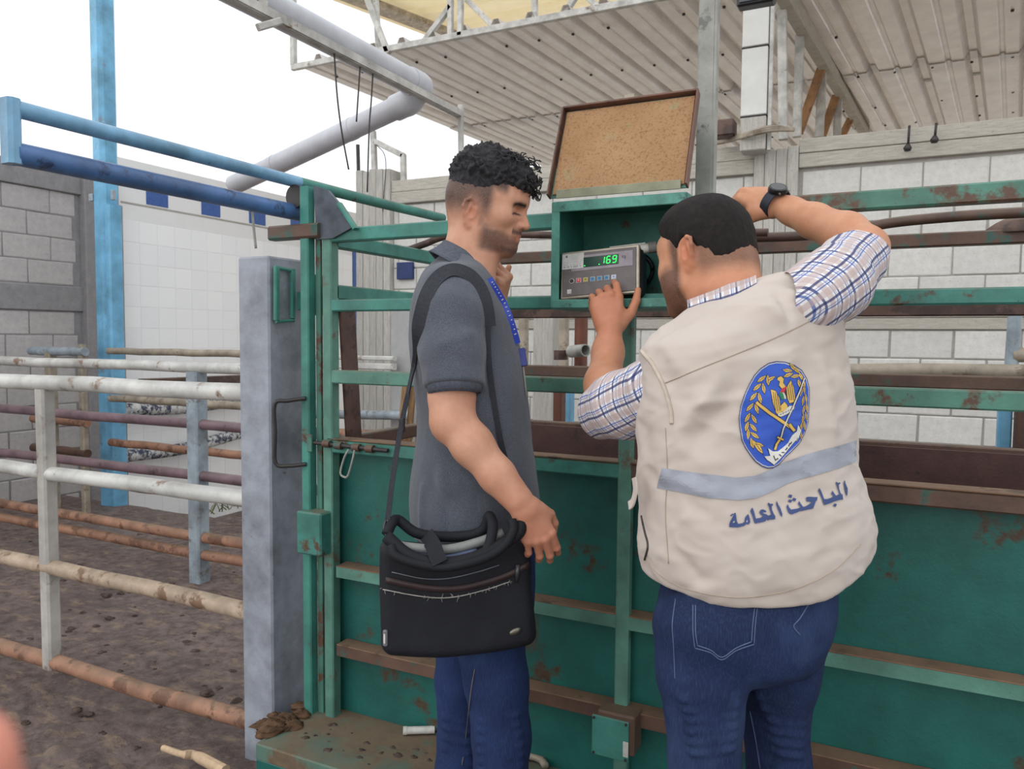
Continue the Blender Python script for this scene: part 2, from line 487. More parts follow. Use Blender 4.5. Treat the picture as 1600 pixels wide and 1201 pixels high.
# corrugated roof over the back of the yard, sheet by sheet; it falls gently away from the yard
m = Mat('zinc_sheet', .34, .5, .5)
c = m.mix(m.ramp(m.noise(5, 5), .3, .7), (228, 229, 232), (208, 208, 211))
c = m.mix(m.math('MULTIPLY', m.ramp(m.noise(18, 6, .7), .58, .75), .5), c, (168, 150, 134)); m.color(c)
_tl = m.t.nodes.new('ShaderNodeBsdfTranslucent'); _tl.inputs['Color'].default_value = lin((250, 236, 222)); _mx = m.t.nodes.new('ShaderNodeMixShader'); _mx.inputs[0].default_value = .22  # translucency added to the zinc to brighten the underside of the sheets
m.link(m.b.outputs[0], _mx.inputs[1]); m.link(_tl.outputs[0], _mx.inputs[2]); m.link(_mx.outputs[0], m.t.nodes['Material Output'].inputs['Surface'])
M['zinc'] = m.m
rf = empty_structure('ceiling', (-1.5, 9.0, 4.2))
RZ0, RZ1, RY0, RY1, SK = 2.942, 2.885, 3.49, 7.0, .115
KR = 1.85                                             # the roof stands behind the wall: measured at Y 3.56, moved back along the sight lines
def kr(p): return tuple(ORG + KR * (A(*p) - ORG))
def roof_pt(x, y, dz=0.0):
    t = (y - RY0) / (RY1 - RY0); return kr((x + SK * (y - RY0), y, RZ0 + (RZ1 - RZ0) * t + dz))
def sheet(x0, x1, y0, y1, dz, pitch=.25, amp=.04):
    prof = []; x = x0
    while x < x1 - 1e-6:
        for fx, fz in ((0, 0), (.30, 0), (.34, .25), (.40, .25), (.44, 0), (.66, 0), (.76, 1), (.90, 1), (1.0, 0)):
            if x + fx * pitch <= x1 + 1e-6: prof.append((x + fx * pitch, fz * amp))
        x += pitch
    v = []; f = []
    for (xx, zz) in prof:
        for y in (y0, y1): v.append(roof_pt(xx, y, dz + zz))
    k = len(prof)
    for i in range(k - 1): f.append([2 * i, 2 * i + 1, 2 * i + 3, 2 * i + 2])
    n0 = len(v); v += [(a, b, c2 + .0025) for a, b, c2 in v]
    f2 = [[q + n0 for q in p[::-1]] for p in f]
    return v, f + f2
for x, wd, pt, am in [(-3.12 + .9375 * i, .9375, .1875, .040) for i in range(3)] + [(-.3075 + 1.0 * i, 1.0, .25, .045) for i in range(4)]:
    mesh_obj('roof_sheet', *sheet(x, x + wd, RY0, 5.02, .0, pt, am), M['zinc'], rf)
    mesh_obj('roof_sheet', *sheet(x, x + wd, 4.9, RY1, -.006, pt, am), M['zinc'], rf)
scr = MB()
for i in range(33):
    for yy in (3.72, 4.3, 4.95, 5.6, 6.05, 6.5):
        if rng.random() < .75:
            p = A(*roof_pt(-3.045 + .1875 * i, yy, -.004)); scr.add(boxc(p, (.026, .026, .02), .005))
o = scr.build('roof_screw', M['dark_steel'], rf); o['kind'] = 'stuff'
mesh_obj('edge_purlin', *beam(roof_pt(-3.14, RY0 - .01, -.012), roof_pt(3.0, RY0 - .01, -.012), .05, .06), M['white_steel'], rf)
mesh_obj('middle_purlin', *beam(roof_pt(-3.0, 5.3, .06), roof_pt(3.0, 5.3, .06), .09, .09), M['white_steel'], rf)

# higher cream roof seen above the edge of the lower one
m = Mat('cream_sheet', .5, 0, .4); m.color(m.mix(m.ramp(m.noise(3, 4), .35, .65), (250, 244, 226), (240, 232, 210))); 
_tl = m.t.nodes.new('ShaderNodeBsdfTranslucent'); _tl.inputs['Color'].default_value = lin((255, 246, 222)); _mx = m.t.nodes.new('ShaderNodeMixShader'); _mx.inputs[0].default_value = .5
m.link(m.b.outputs[0], _mx.inputs[1]); m.link(_tl.outputs[0], _mx.inputs[2]); m.link(_mx.outputs[0], m.t.nodes['Material Output'].inputs['Surface'])
M['cream'] = m.m
ru = empty_structure('ceiling', (-2, 18, 7.8))
UZ = 4.7
e0, e1 = onZ(535, -6, UZ), onZ(702, 58, UZ)
def xl_(y): return e0[0] + (e1[0] - e0[0]) * (y - e0[1]) / (e1[1] - e0[1])
def upper(f0, f1, y0, y1, pitch=.42):
    v = []; prof = []; y = y0
    while y < y1:
        prof += [(y, 0), (y + pitch * .62, 0), (y + pitch * .72, .05), (y + pitch * .9, .05)]; y += pitch
    for (yy, zz) in prof:
        for f_ in (f0, f1): v.append(kr((xl_(yy) + f_, yy, UZ + zz)))
    f = [[2 * i, 2 * i + 1, 2 * i + 3, 2 * i + 2] for i in range(len(prof) - 1)]
    n0 = len(v); v += [(a, b, c2 + .003) for a, b, c2 in v]
    return v, f + [[q + n0 for q in p[::-1]] for p in f]
for k in range(3):
    mesh_obj('roof_sheet', *upper(2.4 * k, 2.4 * k + 2.39, 5.2, 13.0), M['cream'], ru)
mesh_obj('edge_beam', *beam(kr((xl_(5.2) + .22, 5.2, UZ - .08)), kr((xl_(13.0) + .22, 13.0, UZ - .08)), .34, .10), M['beige_pipe'], ru)
mesh_obj('edge_beam', *beam(kr((xl_(5.2), 5.2, UZ - .03)), kr((xl_(13.0), 13.0, UZ - .03)), .10, .12), M['cream'], ru)
for yy in (7.6, 9.6, 11.5):
    zz = UZ - .06
    mesh_obj('rafter', *beam(kr((xl_(yy), yy, zz)), kr((3.0, yy, zz)), .16, .16), M['white_steel'], ru)
# ------------------------------------------------------------------ pipe fences of the chute on the left
M['muddy_post'] = painted('dirty_white_post', (196, 192, 186), .35, rustc=(150, 132, 118), dustamt=.3, spots=.5, scale=6)
def fence(name, label, Y, x0, x1, rails, posts, group='pipe fences of the pens'):
    t = thing(name, (x0 * .5 + x1 * .5, Y, 0), label, 'fence', group)
    for z, r, mt, dz in rails:
        pts = [(x0 + (x1 - x0) * k / 10, Y + .004 * math.sin(k * 1.3 + z * 9), z + dz * k / 10 + .003 * math.sin(k * 2.1 + z * 5)) for k in range(11)]
        mesh_obj('rail', *tube(pts, r, 14), M[mt], t, smooth=40)
    for x, z0, z1, w, mt in posts:
        mesh_obj('post', *beam((x, Y, z0), (x, Y, z1), w, w, (0, 1, 0), .008), M[mt], t)
    return t
FX = -1.86
fence('pipe_fence', 'front fence of thick white and mud-caked pipes ending at the grey square post', 1.885, -4.6, FX,
      [(1.2146, .030, 'white_pipe', 0), (.858, .028, 'white_pipe', .006), (.486, .030, 'muddy_pipe', 0), (.104, .030, 'orange_pipe', 0)],
      [(-2.967, .08, 1.19, .055, 'muddy_post')])
fence('pipe_fence', 'middle fence with two purple-brown pipes under a white top pipe', 3.1, -7.2, -2.66,
      [(1.225, .031, 'white_pipe', 0), (.905, .029, 'purple_pipe', 0), (.612, .029, 'purple_pipe', 0), (.262, .030, 'orange_pipe', 0), (.165, .030, 'orange_pipe', 0.0)],
      [(-3.516, -.02, 1.20, .085, 'grey_blue'), (-5.85, -.02, 1.2, .06, 'grey_blue')])
fence('pipe_fence', 'rear fence of thin dirty pipes starting at the light blue column', 4.1, -5.62, -3.75,
      [(1.275, .027, 'beige_pipe', 0), (.90, .029, 'beige_pipe', 0), (.545, .031, 'orange_pipe', 0), (.2, .03, 'orange_pipe', 0)],
      [(-3.8, -.1, 1.3, .07, 'grey_blue')])
fence('pipe_fence', 'short fence of grey pipes before the grey block wall', 3.9, -6.3, -5.62,
      [(1.27, .035, 'grey_blue', 0), (.72, .035, 'orange_pipe', 0), (.48, .035, 'rust', 0)],
      [(-6.05, -.05, 1.27, .07, 'beige_pipe'), (-5.66, -.1, 1.33, .05, 'beige_pipe')])

# light blue steel column
t = thing('steel_column', (-5.66, 4.25, -.05), 'tall light blue steel column before the white tiled wall', 'column')
cb = onY(165, 400, 4.2)[0]
mesh_obj('shaft', *beam((cb - .045, 4.25, -.1), (cb - .045, 4.25, 4.6), .14, .16, (0, 1, 0), .03), M['blue_col'], t)
mesh_obj('flange', *beam((cb + .05, 4.24, -.1), (cb + .05, 4.24, 2.45), .06, .13, (0, 1, 0), .02), M['blue_col'], t)
mesh_obj('bracket', *boxc((cb - .15, 4.2, 2.52), (.05, .03, .06), .004), M['grey_blue'], t)
mesh_obj('bracket', *boxc((cb + .11, 4.2, 2.52), (.03, .03, .08), .004), M['grey_blue'], t)

# sloping insulated pipes on the tiled wall, and the boards behind the fence
def wallpipe(label, pts, r, mt):
    o = mesh_obj('insulated_pipe', *tube(smooth_path(pts, 5), r, 12), mt, smooth=40); tag(o, label, 'pipe')
mi = Mat('torn_pipe_wrap', .8); mi.color(mi.mix(mi.ramp(mi.noise(14, 6, .8), .47, .53), (62, 68, 88), (206, 206, 204))); mi.bump(mi.noise(40, 4), .6, .01)
wallpipe('upper dark pipe with torn wrapping along the tiled wall', [onX(200, 640, -6.38), onX(300, 636, -6.38), onX(385, 622, -6.38)], .06, mi.m)
wallpipe('lower dark wrapped pipe sloping up the tiled wall', [onX(196, 712, -6.38), onX(290, 700, -6.38), onX(385, 674, -6.38), onX(470, 655, -6.38)], .06, mi.m)
o = mesh_obj('ledge_board', *beam(onX(222, 600, -6.45), onX(480, 588, -6.45), .12, .10), M['rust'])
tag(o, 'brown ledge along the white tiled wall behind the fences', 'ledge')

# dung clods, straw stick and weed
mdung = plain('dung', (98, 84, 76), .9, 0, .35, 30, .2)
def clod(x, y, z, s, sd, nz=.25):
    r = np.random.default_rng(sd); v = []; f = []
    n, k = 10, 6
    for i in range(k + 1):
        th = math.pi * i / k * .55
        for j in range(n):
            ph = 2 * math.pi * j / n
            q = 1 + nz * r.normal() * (i < k)
            v.append((x + s * q * math.cos(ph) * math.sin(th) * 1.25, y + s * q * math.sin(ph) * math.sin(th), z + s * .62 * math.cos(th) * (1 + .1 * r.normal())))
    for i in range(k):
        for j in range(n): f.append([i * n + j, (i + 1) * n + j, (i + 1) * n + (j + 1) % n, i * n + (j + 1) % n])
    return v, f
mbd = MB()
for i in range(200):
    px, py = rng.uniform(20, 372), rng.uniform(830, 1195)
    p = onZ(px, py, .012)
    if p[1] > 3.9 or abs(p[1] - 1.885) < .06 or abs(p[1] - 3.1) < .08: continue
    mbd.add(clod(p[0], p[1], -.005, rng.uniform(.006, .026) * (.5 + .5 * rng.random()), i))
o = mbd.build('dung_clods', mdung, smooth=True); tag(o, 'dark dung clods strewn over the muddy ground', 'dung', kind='stuff')
o = mesh_obj('stick', *tube(smooth_path([onZ(255, 1168, .05), onZ(285, 1178, .06), onZ(305, 1180, .05), onZ(352, 1204, .05)], 5), [.010] * 6 + [.014] * 5 + [.018] * 5, 9), plain('pale_wood', (206, 178, 146), .8), smooth=40)
tag(o, 'pale broken stick lying on the mud by the grey post', 'stick')
mw = plain('weed_green', (120, 128, 76), .8)
wd = MB()
wp = onX(352, 793, -6.36)
for i in range(30):
    a = rng.uniform(0, 6.28); l = rng.uniform(.06, .17)
    b = wp + A(rng.normal(0, .04), rng.normal(0, .2), -.02)
    wd.add(tube([b, b + A(.03 * math.cos(a), .05 * math.sin(a), l * .6), b + A(.05 * math.cos(a), .1 * math.sin(a), l)], [.006, .005, .001], 4))
o = wd.build('weeds', mw); tag(o, 'small green weeds at the foot of the tiled wall', 'weeds', kind='stuff')

# ------------------------------------------------------------------ grey square post with its fittings
t = thing('gate_post', (-1.83, 1.92, 0), 'grey square steel post between pipe fence and green cage', 'post')
x0, x1, y0, y1 = -1.896, -1.765, 1.84, 2.0
mesh_obj('shaft', *boxc(((x0 + x1) / 2, (y0 + y1) / 2, .82), (x1 - x0, y1 - y0, 1.664), .006), M['grey_post'], t)
mesh_obj('base_plate', *boxc((x1 + .004, 1.93, .06), (.03, .16, .13), .006), M['rust'], t)
hx = x1 + .012
hb = MB()
for px, py0, py1 in ((432, 418, 500), (457, 420, 497)):
    a, b = onX(px, py0, hx), onX(px, py1, hx); hb.add(beam(a, b, .014, .02, (0, 1, 0), .005))
for pa, pb in (((429, 417), (459, 423)), ((431, 502), (459, 500))):
    hb.add(tube([onX(*pa, hx), onX(*pb, hx)], .006, 8))
hb.build('handle', M['green'], t, smooth=40, label='green loop handle')
mesh_obj('hinge_plate', *beam(onX(466, 470, x1 + .02) , onX(466, 470, x1 + .02) + A(.075, .0, 0), .012, .06, (0, 0, 1), .003), M['green'], t)
mesh_obj('hinge_plate', *boxc((x1 + .088, 1.972, onX(466, 462, x1)[2]), (.01, .05, .13), .003), M['green_worn'], t)
dung = MB()
for i in range(26):
    dung.add(clod(-1.70 + rng.normal(0, .03), 1.80 + rng.normal(0, .035), .15 + rng.uniform(0, .06), rng.uniform(.015, .032), 500 + i))
o = dung.build('dung_heap', plain('dung_brown', (112, 86, 66), .9, 0, .3, 30, .2), smooth=True); tag(o, 'small brown dung heap at the corner of the platform', 'dung', kind='stuff')

# ------------------------------------------------------------------ sliding gate track of two blue pipes with its roller
t = thing('gate_track', (-1.72, 1.9, .12), 'blue double-pipe track of the sliding gate reaching out over the fences', 'gate track')
SX = -1.72
mesh_obj('top_pipe', *tube([(SX, 1.04, 1.886), (SX, 1.5, 1.888), (SX, 1.93, 1.889)], .0185, 14), M['blue_paint'], t, smooth=40)
mesh_obj('top_pipe', *tube([(SX, 1.925, 1.889), (SX, 2.4, 1.893), (SX, 2.80, 1.90)], .018, 14), M['green'], t, smooth=40)
mesh_obj('lower_pipe', *tube([(SX, 1.04, 1.79), (SX, 1.5, 1.792), (SX, 1.95, 1.793)], .025, 14), M['blue_dark'], t, smooth=40)
mesh_obj('end_bar', *beam((SX, 1.035, 1.766), (SX, 1.035, 1.904), .042, .03, (0, 1, 0), .012), M['blue_paint'], t)
gp = M['green']
mesh_obj('hanger_post', *beam((-1.66, 1.90, .125), (-1.66, 1.90, 1.865), .034, .036, (0, 1, 0), .004), gp, t)
mesh_obj('hanger_post', *beam((-1.628, 1.915, .125), (-1.628, 1.915, 1.86), .02, .012, (0, 1, 0), .002), M['green_worn'], t)
mesh_obj('stub_bar', *beam((-1.80, 1.895, 1.727), (-1.60, 1.895, 1.727), .04, .045, (0, 0, 1), .006), M['rust_green'], t)
rl = mesh_obj('roller', *tube([(-1.70, 1.888, 1.838), (-1.70, 1.90, 1.838), (-1.70, 1.905, 1.838), (-1.70, 1.925, 1.838), (-1.70, 1.93, 1.838), (-1.70, 1.942, 1.838)], [.036, .036, .026, .026, .036, .036], 18), M['dark_steel'], t, smooth=35)
mesh_obj('bearing', *tube([(-1.706, 1.893, 1.838), (-1.706, 1.906, 1.838)], .03, 16), plain('brass_bearing', (190, 170, 130), .4, .4), rl, smooth=35)
mesh_obj('gusset', *plate([onY(490, 290, 1.89), onY(512, 297, 1.89), onY(528, 316, 1.89), onY(552, 354, 1.89), onY(520, 372, 1.89), onY(494, 374, 1.89)], .012, (0, 1, 0)), plain('grey_worn_plate', (92, 100, 112), .5, .1, .3, 14), t)
mesh_obj('gusset_edge', *beam(onY(530, 318, 1.885), onY(556, 358, 1.885), .012, .022, (0, 1, 0), .003), gp, t)
mesh_obj('u_handle', *tube(smooth_path([(-1.655, 1.88, 1.208), (-1.70, 1.85, 1.200), (-1.735, 1.83, 1.19), (-1.735, 1.83, 1.10), (-1.735, 1.83, 1.005), (-1.70, 1.85, .995), (-1.655, 1.88, 1.0)], 4), .0065, 8), M['dark_steel'], t, smooth=40)
mesh_obj('cover_box', *boxc((-1.622, 1.885, .788), (.098, .07, .135), .005), gp, t)

# ------------------------------------------------------------------ green weighing cage
YF, YB, XL, XR = 1.90, 2.73, -1.585, 2.1
cage = thing('weighing_cage', (0, 2.3, .02), 'long green livestock weighing cage with rusty rails and sheet sides', 'cage')
def rail(z, y, h, mt, x0=XL, x1=XR, w=.036, name='rail'):
    return mesh_obj(name, *beam((x0, y, z), (x1, y, z), w, h, (0, 0, 1), .004), M[mt], cage)
def rail2(z, y, h, m1, m2, xs, w=.036):
    rail(z, y, h, m1, XL, xs, w); rail(z, y, h, m2, xs, XR, w)
rail(1.712, YF + .018, .042, 'green', XL, -.803); rail(1.712, YF + .018, .042, 'green_worn', -.452, XR)
rail2(1.497, YF + .018, .036, 'green', 'green', -.45)
rail2(1.277, YF + .018, .042, 'green_dusty', 'green_worn', -.6)
rail2(1.060, YF + .018, .040, 'green', 'rust_green', -.6)
# front sheet, in bays, with angle stiffeners that carry dust
for a, b in ((XL - .012, -.62), (-.62, .62), (.62, XR)):
    mesh_obj('side_sheet', *boxc(((a + b) / 2, YF + .060, .62), (b - a - .002, .004, .86), .001), M['green_sheet'], cage)
mdl = painted('dusty_brown_ledge', (134, 104, 82), .3, rustc=(96, 74, 58), dustamt=.3, rough=.85)
for z, x0_ in ((.682, XL + .03), (.430, XL + .03)):
    mesh_obj('stiffener', *beam((x0_, YF + .003, z - .018), (XR, YF + .003, z - .018), .005, .036, (0, 0, 1), .001), M['green_dusty'] if z > .5 else M['rust_green'], cage)
    mesh_obj('ledge', *beam((x0_, YF + .028, z), (XR, YF + .028, z), .056, .004, (0, 0, 1), .001), mdl, cage)
mesh_obj('ledge', *beam((XL, YF + .028, 1.0825), (XR, YF + .028, 1.0825), .06, .004, (0, 0, 1), .001), mdl, cage)
# posts of the front side
mesh_obj('post', *beam((XL, YF + .018, .19), (XL, YF + .018, 1.733), .036, .040, (0, 1, 0), .004), M['green_dusty'], cage)
mesh_obj('post', *beam((-.618, YF + .012, .16), (-.618, YF + .012, 1.50), .036, .030, (0, 1, 0), .004), M['green_dusty'], cage)
mesh_obj('post', *beam((.62, YF + .012, .16), (.62, YF + .012, 1.73), .036, .030, (0, 1, 0), .004), M['green_worn'], cage)
# rear side
for z, h, mt in ((1.712, .042, 'rust_green'), (1.497, .036, 'rust'), (1.277, .042, 'rust_green')):
    rail(z, YB, h, mt)
mesh_obj('side_sheet', *boxc(((XL + XR) / 2, YB - .03, .63), (XR - XL, .004, .88), .001), M['rust_sheet'], cage)
rail(1.068, YB, .03, 'rust')
for x, mt in ((XL, 'green'), (-.62, 'rust'), (.62, 'rust')):
    mesh_obj('post', *beam((x, YB + .02, .16), (x, YB + .02, 1.73), .036, .036, (0, 1, 0), .004), M[mt], cage)
# end bars across the entrance
for z, mt in ((1.70, 'green'), (1.54, 'green'), (1.06, 'rust_green')):
    mesh_obj('cross_bar', *beam((XL - .0, YF + .03, z), (XL, YB, z), .036, .045, (0, 0, 1), .004), M[mt], cage)
mesh_obj('entrance_plank', *beam(onX(541, 470, XL + .02), onX(553, 692, XL + .02), .012, .075, (0, 1, 0), .003), M['rust'], cage)
# bent round pipe inside the top rails
pts = [onY(636, 391, 2.42), onY(664, 381, 2.42), onY(700, 369, 2.42), onY(780, 366, 2.42), onY(860, 367, 2.42)]
mesh_obj('bent_pipe', *tube(smooth_path(pts + [onY(1000, 366, 2.42), onY(1200, 363, 2.42)], 6), .0125, 10), M['rust'], cage, smooth=40)
mesh_obj('bent_pipe', *tube(smooth_path([onY(1150, 372, 2.5), onY(1260, 368, 2.5), onY(1340, 357, 2.5), onY(1400, 347, 2.5), onY(1470, 340, 2.5), onY(1540, 335, 2.5), onY(1640, 330, 2.5)], 6), .015, 10), M['rust_green'], cage, smooth=40)
# floor plate
mesh_obj('platform', *boxc(((XL + XR) / 2 - .04, (1.70 + YB) / 2, .165), (XR - XL + .1, YB - 1.70 + .06, .05), .004), painted('muddy_platform', (92, 124, 110), .62, rustc=(126, 106, 84), dustamt=.7, rough=.8, scale=4), cage)
mesh_obj('platform_skirt', *beam((XL - .085, 1.676, .086), (XR, 1.676, .086), .012, .112, (0, 0, 1), .002), M['green_sheet'], cage)
for x in (XL + .1, .6, XR - .1):
    for y in (1.78, YB - .05):
        mesh_obj('foot', *boxc((x, y, .07), (.08, .08, .15), .005), M['rust'], cage)
# slide bolt
bolt = mesh_obj('slide_bolt', *tube([onY(480, 690, YF - .012), onY(606, 704, YF - .012)], .0065, 10), M['dark_steel'], cage, smooth=40, label='rusty slide bolt')
for px, py in ((511, 693), (529, 696), (557, 699), (578, 701)):
    p = onY(px, py, YF - .012); mesh_obj('bolt_guide', *tube([p - A(.013, 0, 0), p + A(.013, 0, 0)], .012, 12), M['rust_green'], bolt, smooth=40)
pl = [onY(545, 702, YF - .02), onY(538, 715, YF - .025), onY(532, 738, YF - .025), onY(538, 745, YF - .025), onY(544, 742, YF - .025), onY(551, 718, YF - .025), onY(554, 703, YF - .02)]
mesh_obj('pull_loop', *tube(smooth_path(pl, 6), .0035, 8), M['galv'], bolt, smooth=40)
mesh_obj('strike_plate', *boxc(onY(484, 692, 1.88), (.02, .008, .055), .002), M['green_worn'], cage)

# galvanised channel post standing in the cage beside the box
t = thing('channel_post', (-.45, 2.03, .19), 'tall galvanised channel post rising behind the open lid', 'post')
pxc = onY(1099, 297, 2.03)[0]
mesh_obj('web', *beam((pxc, 2.03, .19), (pxc, 2.03, 2.75), .038, .006, (0, 1, 0), .001), M['galv'], t)
mesh_obj('flange', *beam((pxc - .019, 2.05, .19), (pxc - .019, 2.05, 2.75), .005, .04, (0, 1, 0), .001), M['galv'], t)
mesh_obj('flange', *beam((pxc + .021, 2.045, .19), (pxc + .021, 2.045, 2.75), .010, .032, (0, 1, 0), .001), M['galv'], t)

# ------------------------------------------------------------------ instrument box with its raised lid
bx0, bx1, bz0, bz1, by0, by1 = -.800, -.455, 1.478, 1.746, 1.835, 2.055
box = thing('instrument_box', (-.63, 1.95, bz0), 'open green steel box on the cage rail that houses the scale display', 'box')
G = M['green']; th = .004
mesh_obj('back_panel', *boxc(((bx0 + bx1) / 2, by1, (bz0 + bz1) / 2), (bx1 - bx0, th, bz1 - bz0), .001), G, box)
mesh_obj('side_panel', *boxc((bx0, (by0 + by1) / 2, (bz0 + bz1) / 2), (th, by1 - by0, bz1 - bz0), .001), G, box)
mesh_obj('side_panel', *boxc((bx1, (by0 + by1) / 2, (bz0 + bz1) / 2), (th, by1 - by0, bz1 - bz0), .001), G, box)
mesh_obj('floor_panel', *boxc(((bx0 + bx1) / 2, (by0 + by1) / 2, bz0), (bx1 - bx0, by1 - by0, th), .001), G, box)
mesh_obj('top_panel', *boxc(((bx0 + bx1) / 2, (by0 + by1) / 2, bz1), (bx1 - bx0, by1 - by0, th), .001), G, box)
fr = MB()
fr.add(boxc((bx0 + .010, by0, (bz0 + bz1) / 2), (.022, .006, bz1 - bz0), .002)).add(boxc((bx1 - .010, by0, (bz0 + bz1) / 2), (.022, .006, bz1 - bz0), .002))
fr.add(boxc(((bx0 + bx1) / 2, by0 - .0005, bz1 - .012), (bx1 - bx0, .006, .026), .002)).add(boxc(((bx0 + bx1) / 2, by0 - .0005, bz0 + .011), (bx1 - bx0, .006, .022), .002))
fr.build('front_frame', painted('chipped_green_paint', (92, 160, 146), .18, rustc=(70, 110, 104), dustamt=.3, spots=1.0, scale=22), box)
# lid: tray opened upwards, leaning back
L0, L1 = A(bx0 - .008, by0 + .002, bz1 + .012), A(bx1 + .0, by0 + .002, bz1 + .012)
ldir = norm(A(0, .40, 1.0)); lh = .262; ln = norm(np.cross(A(1, 0, 0), ldir))      # ln points to the camera side
if ln[1] > 0: ln = -ln
lid = mesh_obj('lid', *plate([L0, L1, L1 + ldir * lh, L0 + ldir * lh], .003, -ln), M['green_worn'], box, label='raised lid lined with tan foam')
ml = Mat('tan_foam_lining', .95, 0, .1)
c = ml.mix(ml.ramp(ml.noise(7, 4), .3, .7), (178, 142, 108), (160, 124, 90)); c = ml.mix(ml.ramp(ml.noise(150, 3), .5, .75), c, (132, 98, 70))
c = ml.mix(ml.math('MULTIPLY', ml.ramp(ml.noise(11, 3), .62, .74), .5), c, (140, 158, 120)); ml.color(c); ml.bump(ml.noise(160, 4), .6, .004)
ins = .008
mesh_obj('lining', *plate([L0 + A(ins, 0, 0) + ldir * ins, L1 - A(ins, 0, 0) + ldir * ins, L1 - A(ins, 0, 0) + ldir * (lh - ins), L0 + A(ins, 0, 0) + ldir * (lh - ins)], .005, ln), ml.m, lid)
rm = MB(); brim = painted('brown_lid_rim', (112, 76, 62), .3, rustc=(82, 56, 48))
rm.add(beam(L0 + ln * .008, L0 + ldir * lh + ln * .008, .024, .005, A(1, 0, 0), .001)); rm.add(beam(L1 + ln * .008, L1 + ldir * lh + ln * .008, .024, .005, A(1, 0, 0), .001))
rm.add(beam(L0 + ldir * lh + ln * .008, L1 + ldir * lh + ln * .008, .022, .006, ldir, .001))
rm.build('rim', brim, lid)
mesh_obj('hinge_strip', *beam(L0 + A(.02, -.004, .008), L1 + A(-.015, -.004, .008), .004, .022, (0, 0, 1), .001), painted('pale_hinge_strip', (156, 158, 132), .3, rustc=(120, 110, 86), spots=1.0), box)
tabp = L0 + (L1 - L0) * .49 + ldir * lh
mesh_obj('latch_tab', *beam(tabp, tabp + ldir * .026, .026, .004, ln, .004), M['beige_pipe'], lid)
# meter and cable coil inside
t = thing('black_meter', (-.487, 1.95, 1.52), 'small black meter hung on the right wall of the open box', 'meter')
mesh_obj('case', *boxc((-.483, 1.93, 1.635), (.045, .10, .10), .010), M['black'], t)
mesh_obj('rim', *boxc((-.483, 1.93, 1.688), (.040, .09, .006), .002), M['white_plastic'], t)
ring = [(-.655 + .062 * math.cos(a), 2.035, 1.585 + .05 * math.sin(a)) for a in np.linspace(0, 2 * math.pi, 33)]
o = mesh_obj('cable_coil', *tube(ring, .006, 8), M['black'], smooth=True); tag(o, 'coil of black cable behind the scale display', 'cable')

# ------------------------------------------------------------------ scale display
ind = thing('weighing_indicator', (-.70, 1.90, bz0 + .004), 'grey scale display reading 169 propped inside the green box', 'scale display')
ctr = onY(937, 425.5, 1.872)
Iu = norm(A(1, .10, .075)); In = norm(np.cross(Iu, norm(A(0, .30, 1)))); Iv = np.cross(In, Iu)    # In points out, to the viewer
if In[1] > 0: In = -In
Iv = norm(np.cross(In, Iu));
if Iv[2] < 0: Iv = -Iv
IW, IH = .205, .130
def ip(u, v, n=0.0): return ctr + Iu * u + Iv * v + In * n
IR = np.stack([Iu, Iv, In], 1)
mesh_obj('housing', *boxc(ip(.004, -.002, -.034), (IW + .004, IH - .004, .06), .008, IR), M['black'], ind)
mesh_obj('bezel', *boxc(ip(0, 0, -.002), (IW, IH, .008), .003, IR), plain('steel_bezel', (178, 168, 152), .35, .4), ind)
mesh_obj('face', *boxc(ip(-.001, .0, .0025), (IW - .014, IH - .014, .003), .001, IR), plain('taupe_face', (112, 104, 104), .5), ind)
dsp = mesh_obj('display_surround', *boxc(ip(.006, .029, .0042), (.160, .042, .0016), .0007, IR), plain('pale_surround', (158, 150, 158), .5), ind)
mesh_obj('display_window', *boxc(ip(.004, .0295, .0052), (.092, .027, .0016), .0006, IR), plain('dark_green_window', (18, 66, 52), .25), dsp)
me_ = Mat('green_segments', .5); me_.color((40, 255, 90)); me_.b.inputs['Emission Color'].default_value = lin((60, 255, 110)); me_.b.inputs['Emission Strength'].default_value = 1.1
seg = MB()
def digit(u0, v0, w, h, on):
    k = .0022; sl = .12
    P = {'a': ((0, h), (w, h)), 'd': ((0, 0), (w, 0)), 'g': ((0, h / 2), (w, h / 2)), 'f': ((0, h / 2), (0, h)), 'b': ((w, h / 2), (w, h)), 'e': ((0, 0), (0, h / 2)), 'c': ((w, 0), (w, h / 2))}
    for s_ in on:
        (a, b), (c_, d_) = P[s_]; du, dv = c_ - a, d_ - b; q = .10
        p0 = ip(u0 + a + du * q + (b + dv * q) * sl, v0 + b + dv * q, .0068); p1 = ip(u0 + c_ - du * q + (d_ - dv * q) * sl, v0 + d_ - dv * q, .0068)
        seg.add(beam(p0, p1, k, .0008, In, .0003))
for u, on in ((.003, 'bc'), (.0185, 'acdefg'), (.0340, 'abcdfg')):
    seg = MB(); digit(u, .0205, .0092, .0180, on); seg.build('digit', me_.m, dsp)
for u in (-.038, .0000): mesh_obj('indicator_dot', *boxc(ip(u, .0195, .0068), (.0028, .0028, .0008), .0003, IR), me_.m, dsp)
mkb = [(-.072, None, (44, 46, 54)), (-.0537, 1, (206, 66, 70)), (-.0354, 1, (186, 170, 66)), (-.0171, 1, (70, 142, 190)), (.0012, 1, (70, 142, 190)), (.0195, 1, (70, 142, 190)), (.0378, 1, (190, 204, 230))]
